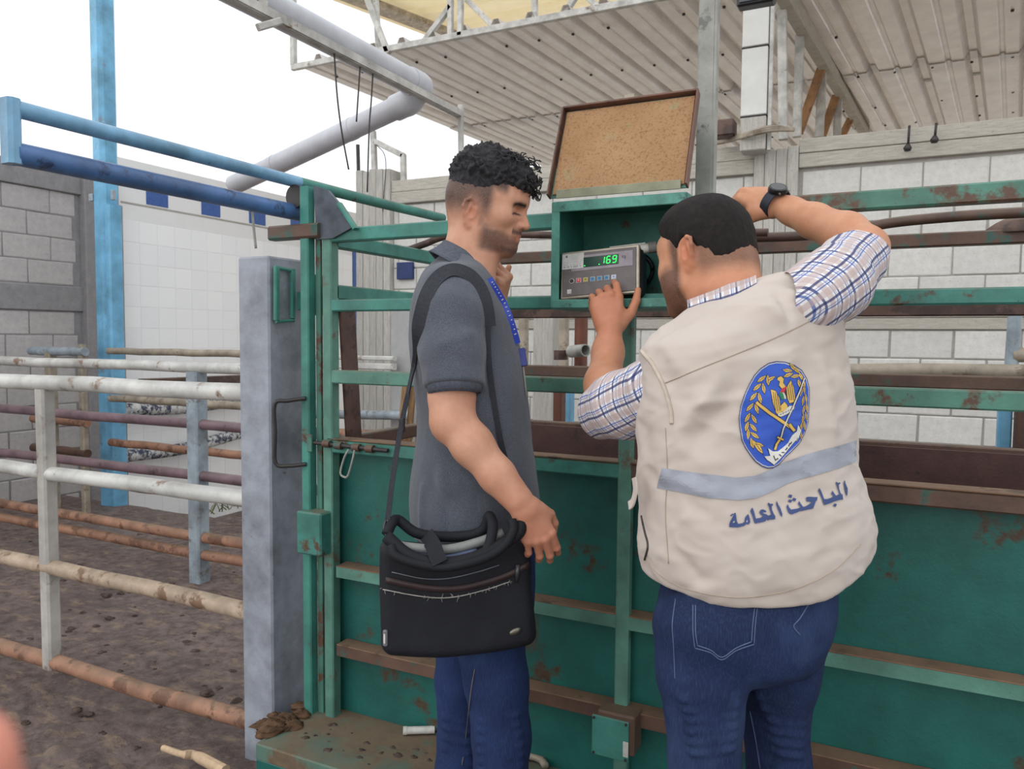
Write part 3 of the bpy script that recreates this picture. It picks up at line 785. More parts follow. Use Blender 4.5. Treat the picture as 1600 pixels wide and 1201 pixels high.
for u, sq, cc in mkb:
    mk = plain('key_colour', cc, .5, 0, .05)
    if sq:
        k_ = mesh_obj('key', *boxc(ip(u, -.018, .0045), (.0128, .0126, .0018), .0008, IR), M['white_plastic'], ind)
        mesh_obj('key_cap', *boxc(ip(u, -.018, .0054), (.0104, .0102, .0012), .0005, IR), mk, k_)
        gl = MB().add(boxc(ip(u, -.018, .0061), (.004, .0012, .0006), .0002, IR)).add(boxc(ip(u, -.0165, .0061), (.0012, .003, .0006), .0002, IR))
        gl.build('key_symbol', plain('key_print', (230, 232, 236) if cc[0] > 200 else (40, 60, 90), .5), k_)
    else:
        k_ = mesh_obj('key', *tube([ip(u, -.018, .003), ip(u, -.018, .0052)], .0066, 16), M['white_plastic'], ind, smooth=35)
        mesh_obj('key_cap', *tube([ip(u, -.018, .005), ip(u, -.018, .0058)], .0054, 16), mk, k_, smooth=35)
stk = mesh_obj('sticker', *boxc(ip(-.070, .036, .0052), (.058, .042, .001), .0004, IR), plain('white_paper', (214, 214, 210), .7), ind, label='white printed sticker')
pr = MB()
pr.add(boxc(ip(-.087, .050, .0059), (.005, .006, .0005), .0001, IR))
for r_ in range(3):
    for c_ in range(14):
        if rng.random() < .8: pr.add(boxc(ip(-.094 + .0034 * c_, .021 + .0045 * (r_ == 0) * 0 + (.0, .006, .0115)[r_], .0059), (.0013, (.0055, .0012, .001)[r_], .0004), .0001, IR))
pr.build('print', plain('faint_print', (120, 120, 122), .7), stk)
mesh_obj('small_label', *boxc(ip(-.078, -.046, .0045), (.011, .012, .001), .0003, IR), M['white_plastic'], ind)
kg = MB()
u0, v0 = .0590, .031
for a, b, c_, d_ in ((0, 0, 0, 8), (0, 3, 3.2, 6), (0, 3, 3.4, 0), (5.5, 1, 8.5, 1), (5.5, 1, 5.5, 5), (5.5, 5, 8.5, 5), (8.5, 5, 8.5, -2.5), (8.5, -2.5, 5.5, -2.5)):
    kg.add(beam(ip(u0 + a * .00095, v0 + b * .00095, .0054), ip(u0 + c_ * .00095, v0 + d_ * .00095, .0054), .0009, .0006, In, .0002))
kg.build('unit_lettering', plain('grey_print', (92, 86, 92), .6), ind)
knob = mesh_obj('tilt_knob', *tube([ip(.100, .060, -.02), ip(.117, .063, -.024), ip(.125, .064, -.026)], [.0125, .0125, .010], 16), M['white_plastic'], ind, smooth=40, label='white tilt knob')
mesh_obj('knob_grip', *tube([ip(.119, .063, -.024), ip(.139, .066, -.028)], .0145, 14), plain('grey_grip', (132, 130, 126), .6), knob, smooth=40)
mesh_obj('mounting_bracket', *beam(ip(.02, .067, -.022), ip(.112, .069, -.024), .02, .006, In, .002), M['white_plastic'], ind)

# junction box on the lower part of the cage
jb = thing('junction_box', onY(955, 1200, 1.885), 'small green junction box low on the cage between the two men', 'junction box')
jp = onY(955, 1150, 1.85)
mesh_obj('case', *boxc(jp + A(.012, .03, .012), (.10, .07, .105), .005), M['rust_green'], jb)
cv = mesh_obj('cover', *boxc(jp + A(.0, -.008, .0), (.098, .008, .105), .002), M['green'], jb)
for sx in (-1, 1):
    for sz in (-1, 1):
        mesh_obj('screw', *tube([jp + A(sx * .043, -.011, sz * .046), jp + A(sx * .043, -.015, sz * .046)], .0035, 8), M['dark_steel'], cv)
mesh_obj('tape_mark', *boxc(jp + A(.043, -.0135, -.018), (.014, .002, .04), .0006), M['white_plastic'], cv)

# white tube lying on the platform
p0, p1 = onZ(630, 1141, .205), onZ(690, 1139, .205)
o = thing('plastic_tube', (p0 + p1) / 2 - A(0, 0, .015), 'white plastic tube lying on the muddy platform', 'tube')
mesh_obj('barrel', *tube([p0, p0 + (p1 - p0) * .82], .0115, 14), M['white_plastic'], o, smooth=40)
mesh_obj('cap', *tube([p0 + (p1 - p0) * .82, p1], .0085, 12), M['black'], o, smooth=40)
mesh_obj('collar', *tube([p0, p0 + (p1 - p0) * .1], .0128, 14), M['white_plastic'], o, smooth=40)
hp_ = [onZ(x, y, .203) for x, y in ((852, 1196), (846, 1187), (830, 1181), (812, 1182), (803, 1190), (806, 1199), (822, 1206), (850, 1212))]
o = mesh_obj('hose', *tube(smooth_path(hp_, 6), .011, 10), M['beige_pipe'], smooth=True); tag(o, 'short beige hose loop lying on the platform beside the dark jeans', 'hose')
dung = MB()
for i in range(70):
    p = onZ(rng.uniform(475, 690), rng.uniform(1105, 1198), .19)
    if 1.715 < p[1] < 1.9 and p[0] > XL - .06: dung.add(clod(p[0], p[1], .186, rng.uniform(.004, .013), 900 + i))
o = dung.build('dung_crumbs', mdung, smooth=True); tag(o, 'dry dung crumbs on the edge of the platform', 'dung', kind='stuff')

# ------------------------------------------------------------------ things behind the cage
def bar(name, label, cat, p0, p1, w, h, mt, up=(0, 1, 0)):
    o = mesh_obj(name, *beam(p0, p1, w, h, up, .006), M[mt]); return tag(o, label, cat)
def vpost(name, label, px0, px1, Y, z0, z1, mt, d=.06):
    a, b = onY(px0, 600, Y)[0], onY(px1, 600, Y)[0]
    return bar(name, label, 'post', ((a + b) / 2, Y, z0), ((a + b) / 2, Y, z1), b - a, d, mt)
vpost('concrete_pillar', 'grey concrete pillar before the block wall seen under the display box', 841, 871, 5.2, 0, 1.62, 'formed_v', .2)
vpost('timber_post', 'pale timber post beside the grey concrete pillar', 874, 886, 4.4, 0, 1.56, 'beige_pipe')
vpost('timber_post', 'pale timber post at the edge of the dark polo shirt', 812, 823, 4.6, 0, 1.6, 'beige_pipe')
o = mesh_obj('iron_post', *tube([(onY(908, 520, 3.6)[0], 3.6, 1.255), (onY(908, 520, 3.6)[0], 3.6, 1.62)], .033, 12), M['red_brown'], smooth=40); tag(o, 'short rusty post above the pipe stub under the display box', 'post')
vpost('iron_post', 'red-brown iron post standing beside the bright blue post', 868, 881, 3.3, 0, 1.25, 'red_brown')
vpost('blue_post', 'bright blue post behind the cage under the display box', 882, 895, 3.46, 0, 1.18, 'blue_col')
o = mesh_obj('pipe_stub', *pipe_open(onY(892, 549, 3.5), onY(915, 547, 3.44), .030, .006), M['galv'], smooth=40); tag(o, 'open grey pipe stub lying on the beige beam', 'pipe')
o = mesh_obj('pipe_stub', *tube([onY(876, 562, 3.5), onY(876, 547, 3.5)], .034, 14), M['rust'], smooth=40); tag(o, 'short upright rusty pipe stub on the beige beam', 'pipe')
bar('beige_beam', 'beige beam along the pen behind the cage', 'beam', (-1.9, 3.55, 1.225), (-.6, 3.55, 1.225), .06, .06, 'beige_pipe', (0, 0, 1))
o = mesh_obj('far_rail', *tube([onY(1230, 581, 3.4), onY(1420, 579, 3.4), onY(1660, 583, 3.4)], .030, 12), M['beige_pipe'], smooth=40); tag(o, 'beige round rail behind the right end of the cage', 'rail')
t = thing('blue_standpipe', onY(1583, 640, 3.5), 'light grey-blue standpipe with a tee at the right edge', 'pipe')
mesh_obj('riser', *tube([onY(1587, 480, 3.5), onY(1579, 590, 3.5)], .024, 14), M['grey_blue'], t, smooth=40)
mesh_obj('tee', *tube([onY(1582, 555, 3.5), onY(1620, 554, 3.5)], .028, 14), M['beige_pipe'], t, smooth=40)
vpost('blue_post', 'blue and green post behind the right end of the cage', 1561, 1583, 3.2, 0, 1.19, 'blue_col')
vpost('iron_post', 'dark brown iron post at the right edge behind the cage', 1588, 1606, 3.15, 0, 1.2, 'rust')
o = mesh_obj('clay_lump', *clod(*onY(1592, 361, 2.76), .065, 77, .07), M['rust'], smooth=True); tag(o, 'lump of brown clay stuck on the rear rail', 'clay')
pa, pb = onY(640, 595, 4.2), onY(652, 700, 4.2)
mpb = Mat('rough_bark_board', .9); mpb.color(mpb.mix(mpb.ramp(mpb.noise(9, 6, .7, mpb.vec((6, 6, .7))), .35, .65), (172, 136, 98), (110, 84, 62)))
M['bark'] = mpb.m
for k, (ax, bx) in enumerate(((631, 628), (643, 641), (656, 657))):
    o = mesh_obj('wooden_slab', *beam(onY(ax + 4, 585, 3.0 + .03 * k), onY(bx - 4, 705, 3.0 + .03 * k), .03, .02, (0, 1, 0), .004), M['bark']); tag(o, ('first', 'second', 'third')[k] + ' split wooden slab from the bag strap, leaning behind the green sheet', 'wood', 'split wooden slabs')
t = thing('pipe_fence', onY(545, 700, 4.75) * A(1, 1, 0) - A(0, 0, .55), 'low fence of white, grey and rusty pipes seen through the cage entrance', 'fence', 'pipe fences of the pens')
mesh_obj('rail', *beam(onY(470, 569, 4.8), onY(617, 573, 4.8), .05, .05, (0, 0, 1), .008), M['white_pipe'], t)
mesh_obj('rail', *beam(onY(470, 557, 4.8), onY(617, 560, 4.8), .05, .035, (0, 0, 1), .008), M['white_pipe'], t)
mesh_obj('rail', *tube([onY(470, 676, 4.72), onY(640, 683, 4.72)], .046, 12), M['orange_pipe'], t, smooth=40)
mesh_obj('rail', *tube([onY(470, 646, 4.8), onY(640, 649, 4.8)], .035, 12), M['grey_blue'], t, smooth=40)
xx = onY(486, 600, 4.76)[0]; mesh_obj('post', *beam((xx, 4.76, -.58), (xx, 4.76, onY(486, 553, 4.76)[2]), .06, .06, (0, 1, 0), .006), M['grey_blue'], t)
xx = onY(628, 600, 4.9)[0]
o = mesh_obj('plaster_pillar', *boxc((xx, 4.98, .55), (.19, .2, 2.3), .012), _conc('grey_plaster', (190, 190, 190), (164, 164, 166), 5, .3)); tag(o, 'smooth grey plaster pillar between concrete column and shoulder strap', 'pillar')
o = mesh_obj('blue_window', *boxc(onY(634, 423, 6.19), (.18, .05, .16), .004), plain('dark_blue', (40, 56, 110), .5)); tag(o, 'small dark blue square opening in the block wall', 'panel')

# ------------------------------------------------------------------ big drain pipes
t = thing('drain_pipe', (-2.34, 2.9, 2.68), 'big grey plastic drain pipe with elbow hung high over the yard', 'pipe')
mesh_obj('run', *tube([(-2.367, .6, 2.755), (-2.358, 2.2, 2.75), (-2.34, 3.56, 2.745)], .066, 24), M['pvc'], t, smooth=40)
mesh_obj('coupling', *tube([(-2.341, 3.47, 2.745), (-2.34, 3.57, 2.745), (-2.34, 3.60, 2.744), (-2.34, 3.625, 2.743), (-2.34, 3.64, 2.742)], [.073, .073, .068, .052, .02], 24), M['pvc'], t, smooth=50)
pe = onD(365, 289, 4.95); q0 = A(-2.39, 3.55, 2.665); dq = norm(pe - q0)
mesh_obj('elbow', *tube(smooth_path([(-2.335, 3.545, 2.72), q0 - dq * .01, q0 + dq * .05, q0 + dq * .10], 5), .069, 22), M['pvc'], t, smooth=40)
mesh_obj('run', *tube([q0 + dq * .08, pe], .060, 20), M['pvc'], t, smooth=40)
for k in (.28, .72): mesh_obj('coupling', *tube([q0 + (pe - q0) * k, q0 + (pe - q0) * (k + .03)], .0625, 20), M['pvc'], t, smooth=40)
mesh_obj('coupling', *tube([(-2.364, 1.75, 2.752), (-2.363, 1.85, 2.752)], .073, 20), M['pvc'], t, smooth=40)
t = thing('pipe_bracket', (-2.3, 2.9, 2.64), 'long white angle bar carrying the big drain pipe', 'bracket')
mesh_obj('angle_bar', *beam((-2.282, .8, 2.66), (-2.264, 3.87, 2.647), .034, .006, (0, 0, 1), .001), M['white_steel'], t)
mesh_obj('angle_bar', *beam((-2.261, .8, 2.678), (-2.243, 3.87, 2.665), .006, .036, (0, 0, 1), .001), M['white_steel'], t)
mesh_obj('clamp', *beam((-2.277, 2.36, 2.66), (-2.277, 2.36, 2.86), .012, .045, (0, 1, 0), .002), M['white_steel'], t)
mesh_obj('clamp_arm', *beam(onY(438, 33, 2.34), onY(403, 43, 2.25), .022, .027, (0, 0, 1), .004), M['white_steel'], t)
b0 = A(-2.254, 3.861, 2.66)
mesh_obj('hanger', *beam(b0 + A(0, 0, .054), A(-2.25, 3.87, 1.985), .027, .027, (0, 1, 0), .003), M['white_steel'], t)
# wires
def wire(label, pts, r=.004, mt='dark_steel'):
    o = mesh_obj('wire', *tube(smooth_path(pts, 6), r, 5), M[mt], smooth=True); tag(o, label, 'wire', 'loose hanging wires')
wire('thin wire hanging longest from the pipe bracket', [onX(522, 79, -2.27), onX(527, 150, -2.27), onX(534, 205, -2.27), onX(545, 265, -2.27)])
wire('short wire hanging from the middle of the bracket', [onX(563, 100, -2.27), onX(560, 145, -2.27), onX(557, 190, -2.27)])
wire('wire hanging near the elbow of the drain pipe', [onX(583, 110, -2.27), onX(580, 160, -2.27), onX(577, 200, -2.27), onX(574, 300, -2.27)])
wire('white wire dangling before the tiled wall', [onX(393, 312, -1.72), onX(396, 350, -1.72), onX(400, 388, -1.72)], .004, 'galv')
wire('cable over the top of the concrete column', [onY(588, 226, 6.22), onY(600, 240, 6.15), onY(603, 262, 6.12), onY(600, 300, 6.13), onY(598, 330, 6.13)])
# frames standing on the wall end
t = thing('wall_frame', (-4.4, 6.2, 2.9), 'white angular steel frame on top of the concrete column', 'frame')
for a, b in (((583, 205), (586, 282)), ((586, 221), (630, 243)), ((630, 241), (631, 286))):
    mesh_obj('bar', *beam(onY(*a, 6.25), onY(*b, 6.25), .05, .05, (0, 1, 0), .006), M['white_steel'], t)
o = mesh_obj('rebar', *tube([onY(559, 226, 6.2), onY(561, 300, 6.2)], .018, 8), M['dark_steel'], smooth=40); tag(o, 'bare upright rod at the end of the back wall', 'rod')

# ------------------------------------------------------------------ roof steelwork
t = thing('roof_truss', (-2.0, RY0 * KR, 4.3), 'cream truss standing on the front edge of the zinc roof', 'truss')
TY = (RY0 - .01) * KR
def strut(p, q, Y=TY, w=.05, mt='white_steel', parent=None, nm='strut'):
    mesh_obj(nm, *beam(onY(*p, Y), onY(*q, Y), w, w, (0, 1, 0), .004), M[mt], parent)
for p, q in (((585, -30), (592, 78)), ((570, -10), (607, 84)), ((720, -30), (719, 56)), ((704, 0), (704, 60)), ((704, 10), (662, 66)), ((730, 0), (775, 45)), ((835, -20), (836, 34)), ((900, -6), (880, 24)), ((912, -10), (935, 12))):
    strut(p, q, TY + .04 * ((p[0] // 7) % 3), parent=t)
mesh_obj('top_chord', *beam((-5.6, TY, 5.4), (4.0, TY, 5.4), .09, .09), M['white_steel'], t)
mesh_obj('end_post', *beam(A(*roof_pt(-3.13, RY0 - .01, 0)), A(*roof_pt(-3.13, RY0 - .01, .62)), .055, .055, (0, 1, 0), .003), M['white_steel'], t)
# truss running back along the roof with brown wooden struts
t = thing('roof_truss', (-.4, 9, 2.9), 'side truss with brown wooden struts under the zinc roof', 'truss')
rz = roof_pt(0, 4.5)[2] - .06
mesh_obj('top_chord', *beam(onZ(1219, -20, rz), onZ(1352, 206, rz), .10, .14), M['formed'], t)
for (p, q, mt, w) in (((1222, 14), (1224, 218), 'white_steel', .09), ((1250, 55), (1245, 214), 'white_steel', .09), ((1283, 108), (1248, 208), 'tan_strut', .10), ((1285, 112), (1280, 214), 'white_steel', .10), ((1306, 150), (1285, 212), 'tan_strut', .10), ((1310, 153), (1308, 214), 'white_steel', .10), ((1329, 186), (1316, 212), 'tan_strut', .10), ((1252, 80), (1248, 205), 'tan_strut', .05)):
    a_ = onZ(*p, rz - .05); b_ = onY(*q, max(a_[1], 6.75))
    mesh_obj('strut', *beam(a_, b_, w * .8, w * .8, (0, 1, 0), .006), M[mt], t)
# white boxed column in front of the back wall
t = thing('roof_column', onY(1180, 240, 6.05), 'white boxed roof column with strapped joints above the block wall', 'column')
ca, cbx = onY(1160, 150, 6.0)[0], onY(1200, 150, 6.0)[0]
zj = [onY(1180, 238, 6.0)[2], onY(1180, 184, 6.0)[2], onY(1180, 77, 6.0)[2], 3.9]
for k in range(3):
    mesh_obj('casing', *boxc(((ca + cbx) / 2, 6.02, (zj[k] + zj[k + 1]) / 2), (cbx - ca, .16, zj[k + 1] - zj[k] - .01), .006), M['formed_v'] if k == 0 else plain('white_casing', (216, 216, 212), .6, 0, .06, 5), t)
    if k: mesh_obj('strap', *boxc(((ca + cbx) / 2, 6.02, zj[k]), (cbx - ca + .006, .166, .008), .002), M['dark_steel'], t)
mesh_obj('edge_strip', *beam((cbx + .02, 5.98, zj[0]), (cbx + .02, 5.98, 3.9), .025, .05, (0, 1, 0), .003), M['white_steel'], t)
t = thing('floodlight', onY(1180, 8, 5.4), 'dark floodlight on the white roof column at the top edge', 'lamp')
mesh_obj('body', *boxc(onY(1182, -8, 5.4), (.24, .10, .15), .012), M['black'], t)
mesh_obj('glass', *boxc(onY(1182, -8, 5.4) + A(0, -.055, 0), (.20, .01, .11), .003), plain('grey_glass', (70, 74, 82), .2), t)
t = thing('cable_bundle', onY(1150, 218, 5.9), 'bundle of beige cables along the top of the block wall', 'cable')
for k in range(3):
    dz = .018 * k
    mesh_obj('cable', *tube(smooth_path([onY(1095, 226 - 2 * k, 6.14), onY(1130, 222 - 2 * k, 6.14), onY(1165, 213 - 2 * k, 5.90), onY(1205, 204 - 3 * k, 5.90), onY(1240, 203, 6.1)], 5), .014, 7), M['beige_pipe'], t, smooth=True)
o = mesh_obj('wall_box', *boxc(onY(1133, 202, 6.0), (.15, .14, .12), .01), M['rust']); tag(o, 'brown box on the wall beside the white roof column', 'box')
for k, (px, py) in enumerate(((1419, 225), (1461, 212))):
    t = thing('hanging_cable', onY(px, py, 6.1), ('left', 'right')[k] + ' one of two cable ends hanging on the concrete beam', 'cable', 'cable ends on the beam')
    mesh_obj('cord', *tube([onY(px + 2, 196 - k * 4, 6.1), onY(px, py, 6.1)], .008, 6), M['dark_steel'], t, smooth=True)
    mesh_obj('plug', *tube([onY(px, py, 6.1), onY(px - 1, py + 6, 6.1), onY(px - 1, py + 11, 6.1)], [.012, .028, .02], 8), M['dark_steel'], t, smooth=True)
# ------------------------------------------------------------------ sculpting with distance fields (for bodies and clothes)
# Figures are sculpted in a local frame: x to the right, y away from the photographer, z up, metres; world() turns it into the yard.
def world(v):
    v = np.asarray(v, float)
    return ORG + v[:, :1] * RT + v[:, 1:2] * FW - v[:, 2:3] * DN
def loc(px, py, d):
    return A((px - 800) / FPX * d, d, -(py - 600.5) / FPX * d)
def smin(a, b, k):
    if k <= 0: return np.minimum(a, b)
    h = np.clip(.5 + .5 * (b - a) / k, 0, 1)
    return b * (1 - h) + a * h - k * h * (1 - h)
class Field:
    def __init__(s, lo, hi, h):
        lo, hi = np.minimum(lo, hi), np.maximum(lo, hi); s.lo = A(*lo); s.h = h
        n = np.ceil((A(*hi) - s.lo) / h).astype(int) + 1
        s.n = n
        s.ax = [(s.lo[i] + h * np.arange(n[i])).astype(np.float32) for i in range(3)]
        s.d = np.full(n, .08, np.float32)
    def _win(s, lo, hi, pad):
        sl = []
        for i in range(3):
            a = int(np.clip(np.floor((lo[i] - pad - s.lo[i]) / s.h), 0, s.n[i])); b = int(np.clip(np.ceil((hi[i] + pad - s.lo[i]) / s.h) + 1, 0, s.n[i]))
            if b <= a: return None, None
            sl.append(slice(a, b))
        sl = tuple(sl)
        P = (s.ax[0][sl[0]][:, None, None], s.ax[1][sl[1]][None, :, None], s.ax[2][sl[2]][None, None, :])
        return sl, P
    def put(s, sl, d, k, mode):
        if mode == '+': s.d[sl] = smin(s.d[sl], d, k)
        elif mode == '-': s.d[sl] = -smin(-s.d[sl], d, k)
        else: s.d[sl] = -smin(-s.d[sl], -d, k)
    def cone(s, p, r, q, r2=None, k=.012, mode='+', flat=None):
        """round cone; flat=(axis, factor) squeezes the section along an axis"""
        p, q = A(*p), A(*q); r2 = r if r2 is None else r2
        lo = np.minimum(p - r, q - r2); hi = np.maximum(p + r, q + r2)
        if flat: lo, hi = lo - max(r, r2) * .6, hi + max(r, r2) * .6
        sl, P = s._win(lo, hi, k + 3 * s.h)
        if sl is None: return s
        X, Y, Z = P[0] - p[0], P[1] - p[1], P[2] - p[2]
        ba = q - p; L = ba @ ba + 1e-12
        t = np.clip((X * ba[0] + Y * ba[1] + Z * ba[2]) / L, 0, 1)
        dx, dy, dz = X - t * ba[0], Y - t * ba[1], Z - t * ba[2]
        rr = r + (r2 - r) * t
        if flat:
            ax = norm(flat[0]); f = flat[1]
            c = dx * ax[0] + dy * ax[1] + dz * ax[2]
            n2 = np.maximum(dx * dx + dy * dy + dz * dz - c * c, 0)
            d = (np.sqrt(n2 + (c / f) ** 2 + 1e-12) - rr) * min(1, f)
        else:
            d = np.sqrt(dx * dx + dy * dy + dz * dz + 1e-12) - rr
        s.put(sl, d, k, mode); return s
    def chain(s, pts, k=.012, mode='+', flat=None):
        for (p, r), (q, r2) in zip(pts[:-1], pts[1:]): s.cone(p, r, q, r2, k, mode, flat)
        return s
    def ell(s, c, rad, R=None, k=.012, mode='+'):
        c = A(*c); rad = A(*rad); R = np.eye(3) if R is None else np.asarray(R)
        e = np.sqrt(((R * rad) ** 2).sum(1))
        sl, P = s._win(c - e, c + e, k + 3 * s.h)
        if sl is None: return s
        X, Y, Z = P[0] - c[0], P[1] - c[1], P[2] - c[2]
        l = [X * R[0, i] + Y * R[1, i] + Z * R[2, i] for i in range(3)]
        k0 = np.sqrt(sum((l[i] / rad[i]) ** 2 for i in range(3)) + 1e-12)
        k1 = np.sqrt(sum((l[i] / rad[i] ** 2) ** 2 for i in range(3)) + 1e-12)
        s.put(sl, k0 * (k0 - 1) / k1, k, mode); return s
    def loft(s, rings, k=.012, mode='+', n=2.0, cap=.01):
        """stack of ellipses along z: rows (z, cx, cy, a, b, turn)"""
        R = np.array(sorted(rings), float)
        zz = np.linspace(R[0, 0], R[-1, 0], 200)
        def pch(col):
            x, y = R[:, 0], R[:, col]; h = np.diff(x); d = np.diff(y) / h; m = np.zeros(len(x))
            m[0], m[-1] = d[0], d[-1]
            for i in range(1, len(x) - 1):
                if d[i - 1] * d[i] > 0: m[i] = 2 * d[i - 1] * d[i] / (d[i - 1] + d[i])
            i = np.clip(np.searchsorted(x, zz) - 1, 0, len(x) - 2); t = (zz - x[i]) / h[i]
            return (2 * t ** 3 - 3 * t ** 2 + 1) * y[i] + (t ** 3 - 2 * t ** 2 + t) * h[i] * m[i] + (-2 * t ** 3 + 3 * t ** 2) * y[i + 1] + (t ** 3 - t ** 2) * h[i] * m[i + 1]
        cols = [pch(c) for c in range(1, R.shape[1])]
        mx = max(R[:, 3].max(), R[:, 4].max())
        lo = A((R[:, 1]).min() - mx, R[:, 2].min() - mx, R[0, 0]); hi = A(R[:, 1].max() + mx, R[:, 2].max() + mx, R[-1, 0])
        sl, P = s._win(lo, hi, k + 3 * s.h)
        if sl is None: return s
        z = P[2]; cx, cy, a, b = [np.interp(z, zz, c) for c in cols[:4]]
        X, Y = P[0] - cx, P[1] - cy
        if len(cols) > 4:
            t = np.interp(z, zz, cols[4]); ct, st = np.cos(t), np.sin(t); X, Y = X * ct + Y * st, -X * st + Y * ct
        if n == 2:
            k0 = np.sqrt((X / a) ** 2 + (Y / b) ** 2 + 1e-9)
        else:
            k0 = (np.abs(X / a) ** n + np.abs(Y / b) ** n + 1e-9) ** (1 / n)
        k1 = np.sqrt((X / a ** 2) ** 2 + (Y / b ** 2) ** 2 + 1e-9)
        d = np.where(k0 < .3, -np.minimum(a, b) * .7, k0 * (k0 - 1) / np.maximum(k1, 1e-6) if n == 2 else (k0 - 1) * np.minimum(a, b) * 1.0)
        zc, hz_ = (R[0, 0] + R[-1, 0]) / 2, (R[-1, 0] - R[0, 0]) / 2
        d = -smin(-d, -(np.abs(z - zc) - hz_), cap)
        s.put(sl, d.astype(np.float32), k, mode); return s
    def half(s, p, nrm, k=.004):
        """cut away the side of the plane that nrm points to"""
        nrm = norm(nrm); p = A(*p)
        d = (s.ax[0][:, None, None] - p[0]) * nrm[0] + (s.ax[1][None, :, None] - p[1]) * nrm[1] + (s.ax[2][None, None, :] - p[2]) * nrm[2]
        s.d = -smin(-s.d, -d.astype(np.float32), k); return s
    def merge(s, o, k=.01):
        """blend in another field sampled on the same grid"""
        s.d = smin(s.d, o.d, k); return s
    def like(s):
        o = Field(s.lo, s.lo, s.h); o.n = s.n; o.ax = s.ax; o.d = np.full(s.n, .08, np.float32); return o
    def mesh(s):
        """surface nets"""
        d, n = s.d, s.n
        ins = d < 0
        cnt = np.zeros(n - 1, np.int8)
        sh = [(i, j, k) for i in (0, 1) for j in (0, 1) for k in (0, 1)]
        for i, j, k in sh: cnt += ins[i:n[0] - 1 + i, j:n[1] - 1 + j, k:n[2] - 1 + k]
        act = (cnt > 0) & (cnt < 8)
        I = np.argwhere(act)
        idx = np.full(n - 1, -1, np.int32); idx[act] = np.arange(len(I))
        cv = [d[I[:, 0] + i, I[:, 1] + j, I[:, 2] + k] for i, j, k in sh]
        acc = np.zeros((len(I), 3)); num = np.zeros(len(I))
        for a in range(8):
            for b in range(a + 1, 8):
                df = [sh[b][q] - sh[a][q] for q in range(3)]
                if sum(abs(x) for x in df) != 1: continue
                cr = (cv[a] < 0) != (cv[b] < 0)
                t = np.where(cr, cv[a] / np.where(cr, cv[a] - cv[b], 1), 0)
                for q in range(3): acc[:, q] += np.where(cr, sh[a][q] + t * df[q], 0)
                num += cr
        V = s.lo + (I + acc / num[:, None]) * s.h
        Q = []
        for ax in range(3):
            u, w = (ax + 1) % 3, (ax + 2) % 3
            a = [slice(0, n[q]) for q in range(3)]; b = list(a)
            a[ax] = slice(0, n[ax] - 1); b[ax] = slice(1, n[ax])
            cr = ins[tuple(a)] != ins[tuple(b)]
            E = np.argwhere(cr)
            E = E[(E[:, u] > 0) & (E[:, w] > 0) & (E[:, u] < n[u] - 1) & (E[:, w] < n[w] - 1)]
            def at(du, dw):
                t = E.copy(); t[:, u] -= du; t[:, w] -= dw; return idx[t[:, 0], t[:, 1], t[:, 2]]
            q = np.stack([at(1, 1), at(0, 1), at(0, 0), at(1, 0)], 1)
            fl = ins[tuple(a)][E[:, 0], E[:, 1], E[:, 2]]
            q[~fl] = q[~fl][:, ::-1]
            Q.append(q)
        Q = np.vstack(Q); Q = Q[(Q >= 0).all(1)]
        return V, Q
def relax(V, Q, it=2, lam=.5):
    """light smoothing of a quad mesh"""
    E = np.vstack([Q[:, [0, 1]], Q[:, [1, 2]], Q[:, [2, 3]], Q[:, [3, 0]]])
    a = np.concatenate([E[:, 0], E[:, 1]]); b = np.concatenate([E[:, 1], E[:, 0]])
    deg = np.bincount(a, minlength=len(V)).astype(float); deg[deg == 0] = 1
    for _ in range(it):
        m = np.stack([np.bincount(a, V[b, i], len(V)) for i in range(3)], 1) / deg[:, None]
        V = V + lam * (m - V)
    return V
def normals(V, Q):
    fn = np.cross(V[Q[:, 2]] - V[Q[:, 0]], V[Q[:, 3]] - V[Q[:, 1]])
    N = np.zeros_like(V)
    for c in range(4):
        for i in range(3): N[:, i] += np.bincount(Q[:, c], fn[:, i], len(V))
    return N / (np.linalg.norm(N, axis=1)[:, None] + 1e-12)
def gnoise(V, f, seed=0, octv=3, gain=.5):
    """smooth pseudo-noise from summed warped sines"""
    r = np.random.default_rng(seed); out = np.zeros(len(V)); a = 1.0
    for _ in range(octv):
        for _k in range(4):
            d = norm(r.normal(size=3)); e = norm(r.normal(size=3)); p1, p2 = r.uniform(0, 6.28, 2)
            out += a * np.sin(V @ d * f + p1 + 1.5 * np.sin(V @ e * f * .7 + p2)) / 4
        a *= gain; f *= 2.1
    return out
def folds(V, N, lst):
    """cloth folds: (p, q, width, height[, skew]) ridges along segments"""
    D = np.zeros(len(V))
    for p, q, w, h in lst:
        p, q = A(*p), A(*q); ba = q - p; L = ba @ ba
        t = ((V - p) @ ba) / L; tc = np.clip(t, 0, 1)
        r = V - p - tc[:, None] * ba; dist = np.linalg.norm(r, axis=1)
        D += h * np.exp(-(dist / w) ** 2) * np.clip(np.minimum(t + .35, 1.35 - t) / .5, 0, 1)
    return V + N * D[:, None]
def rot(yaw=0, pitch=0, roll=0):
    """columns: forward, left, up of something that faces yaw (from +x to +y), pitched nose-down, rolled"""
    cy, sy, cp, sp, cr, sr = math.cos(yaw), math.sin(yaw), math.cos(pitch), math.sin(pitch), math.cos(roll), math.sin(roll)
    Rz = np.array([[cy, -sy, 0], [sy, cy, 0], [0, 0, 1]]); Ry = np.array([[cp, 0, sp], [0, 1, 0], [-sp, 0, cp]]); Rx = np.array([[1, 0, 0], [0, cr, -sr], [0, sr, cr]])
    return Rz @ Ry @ Rx
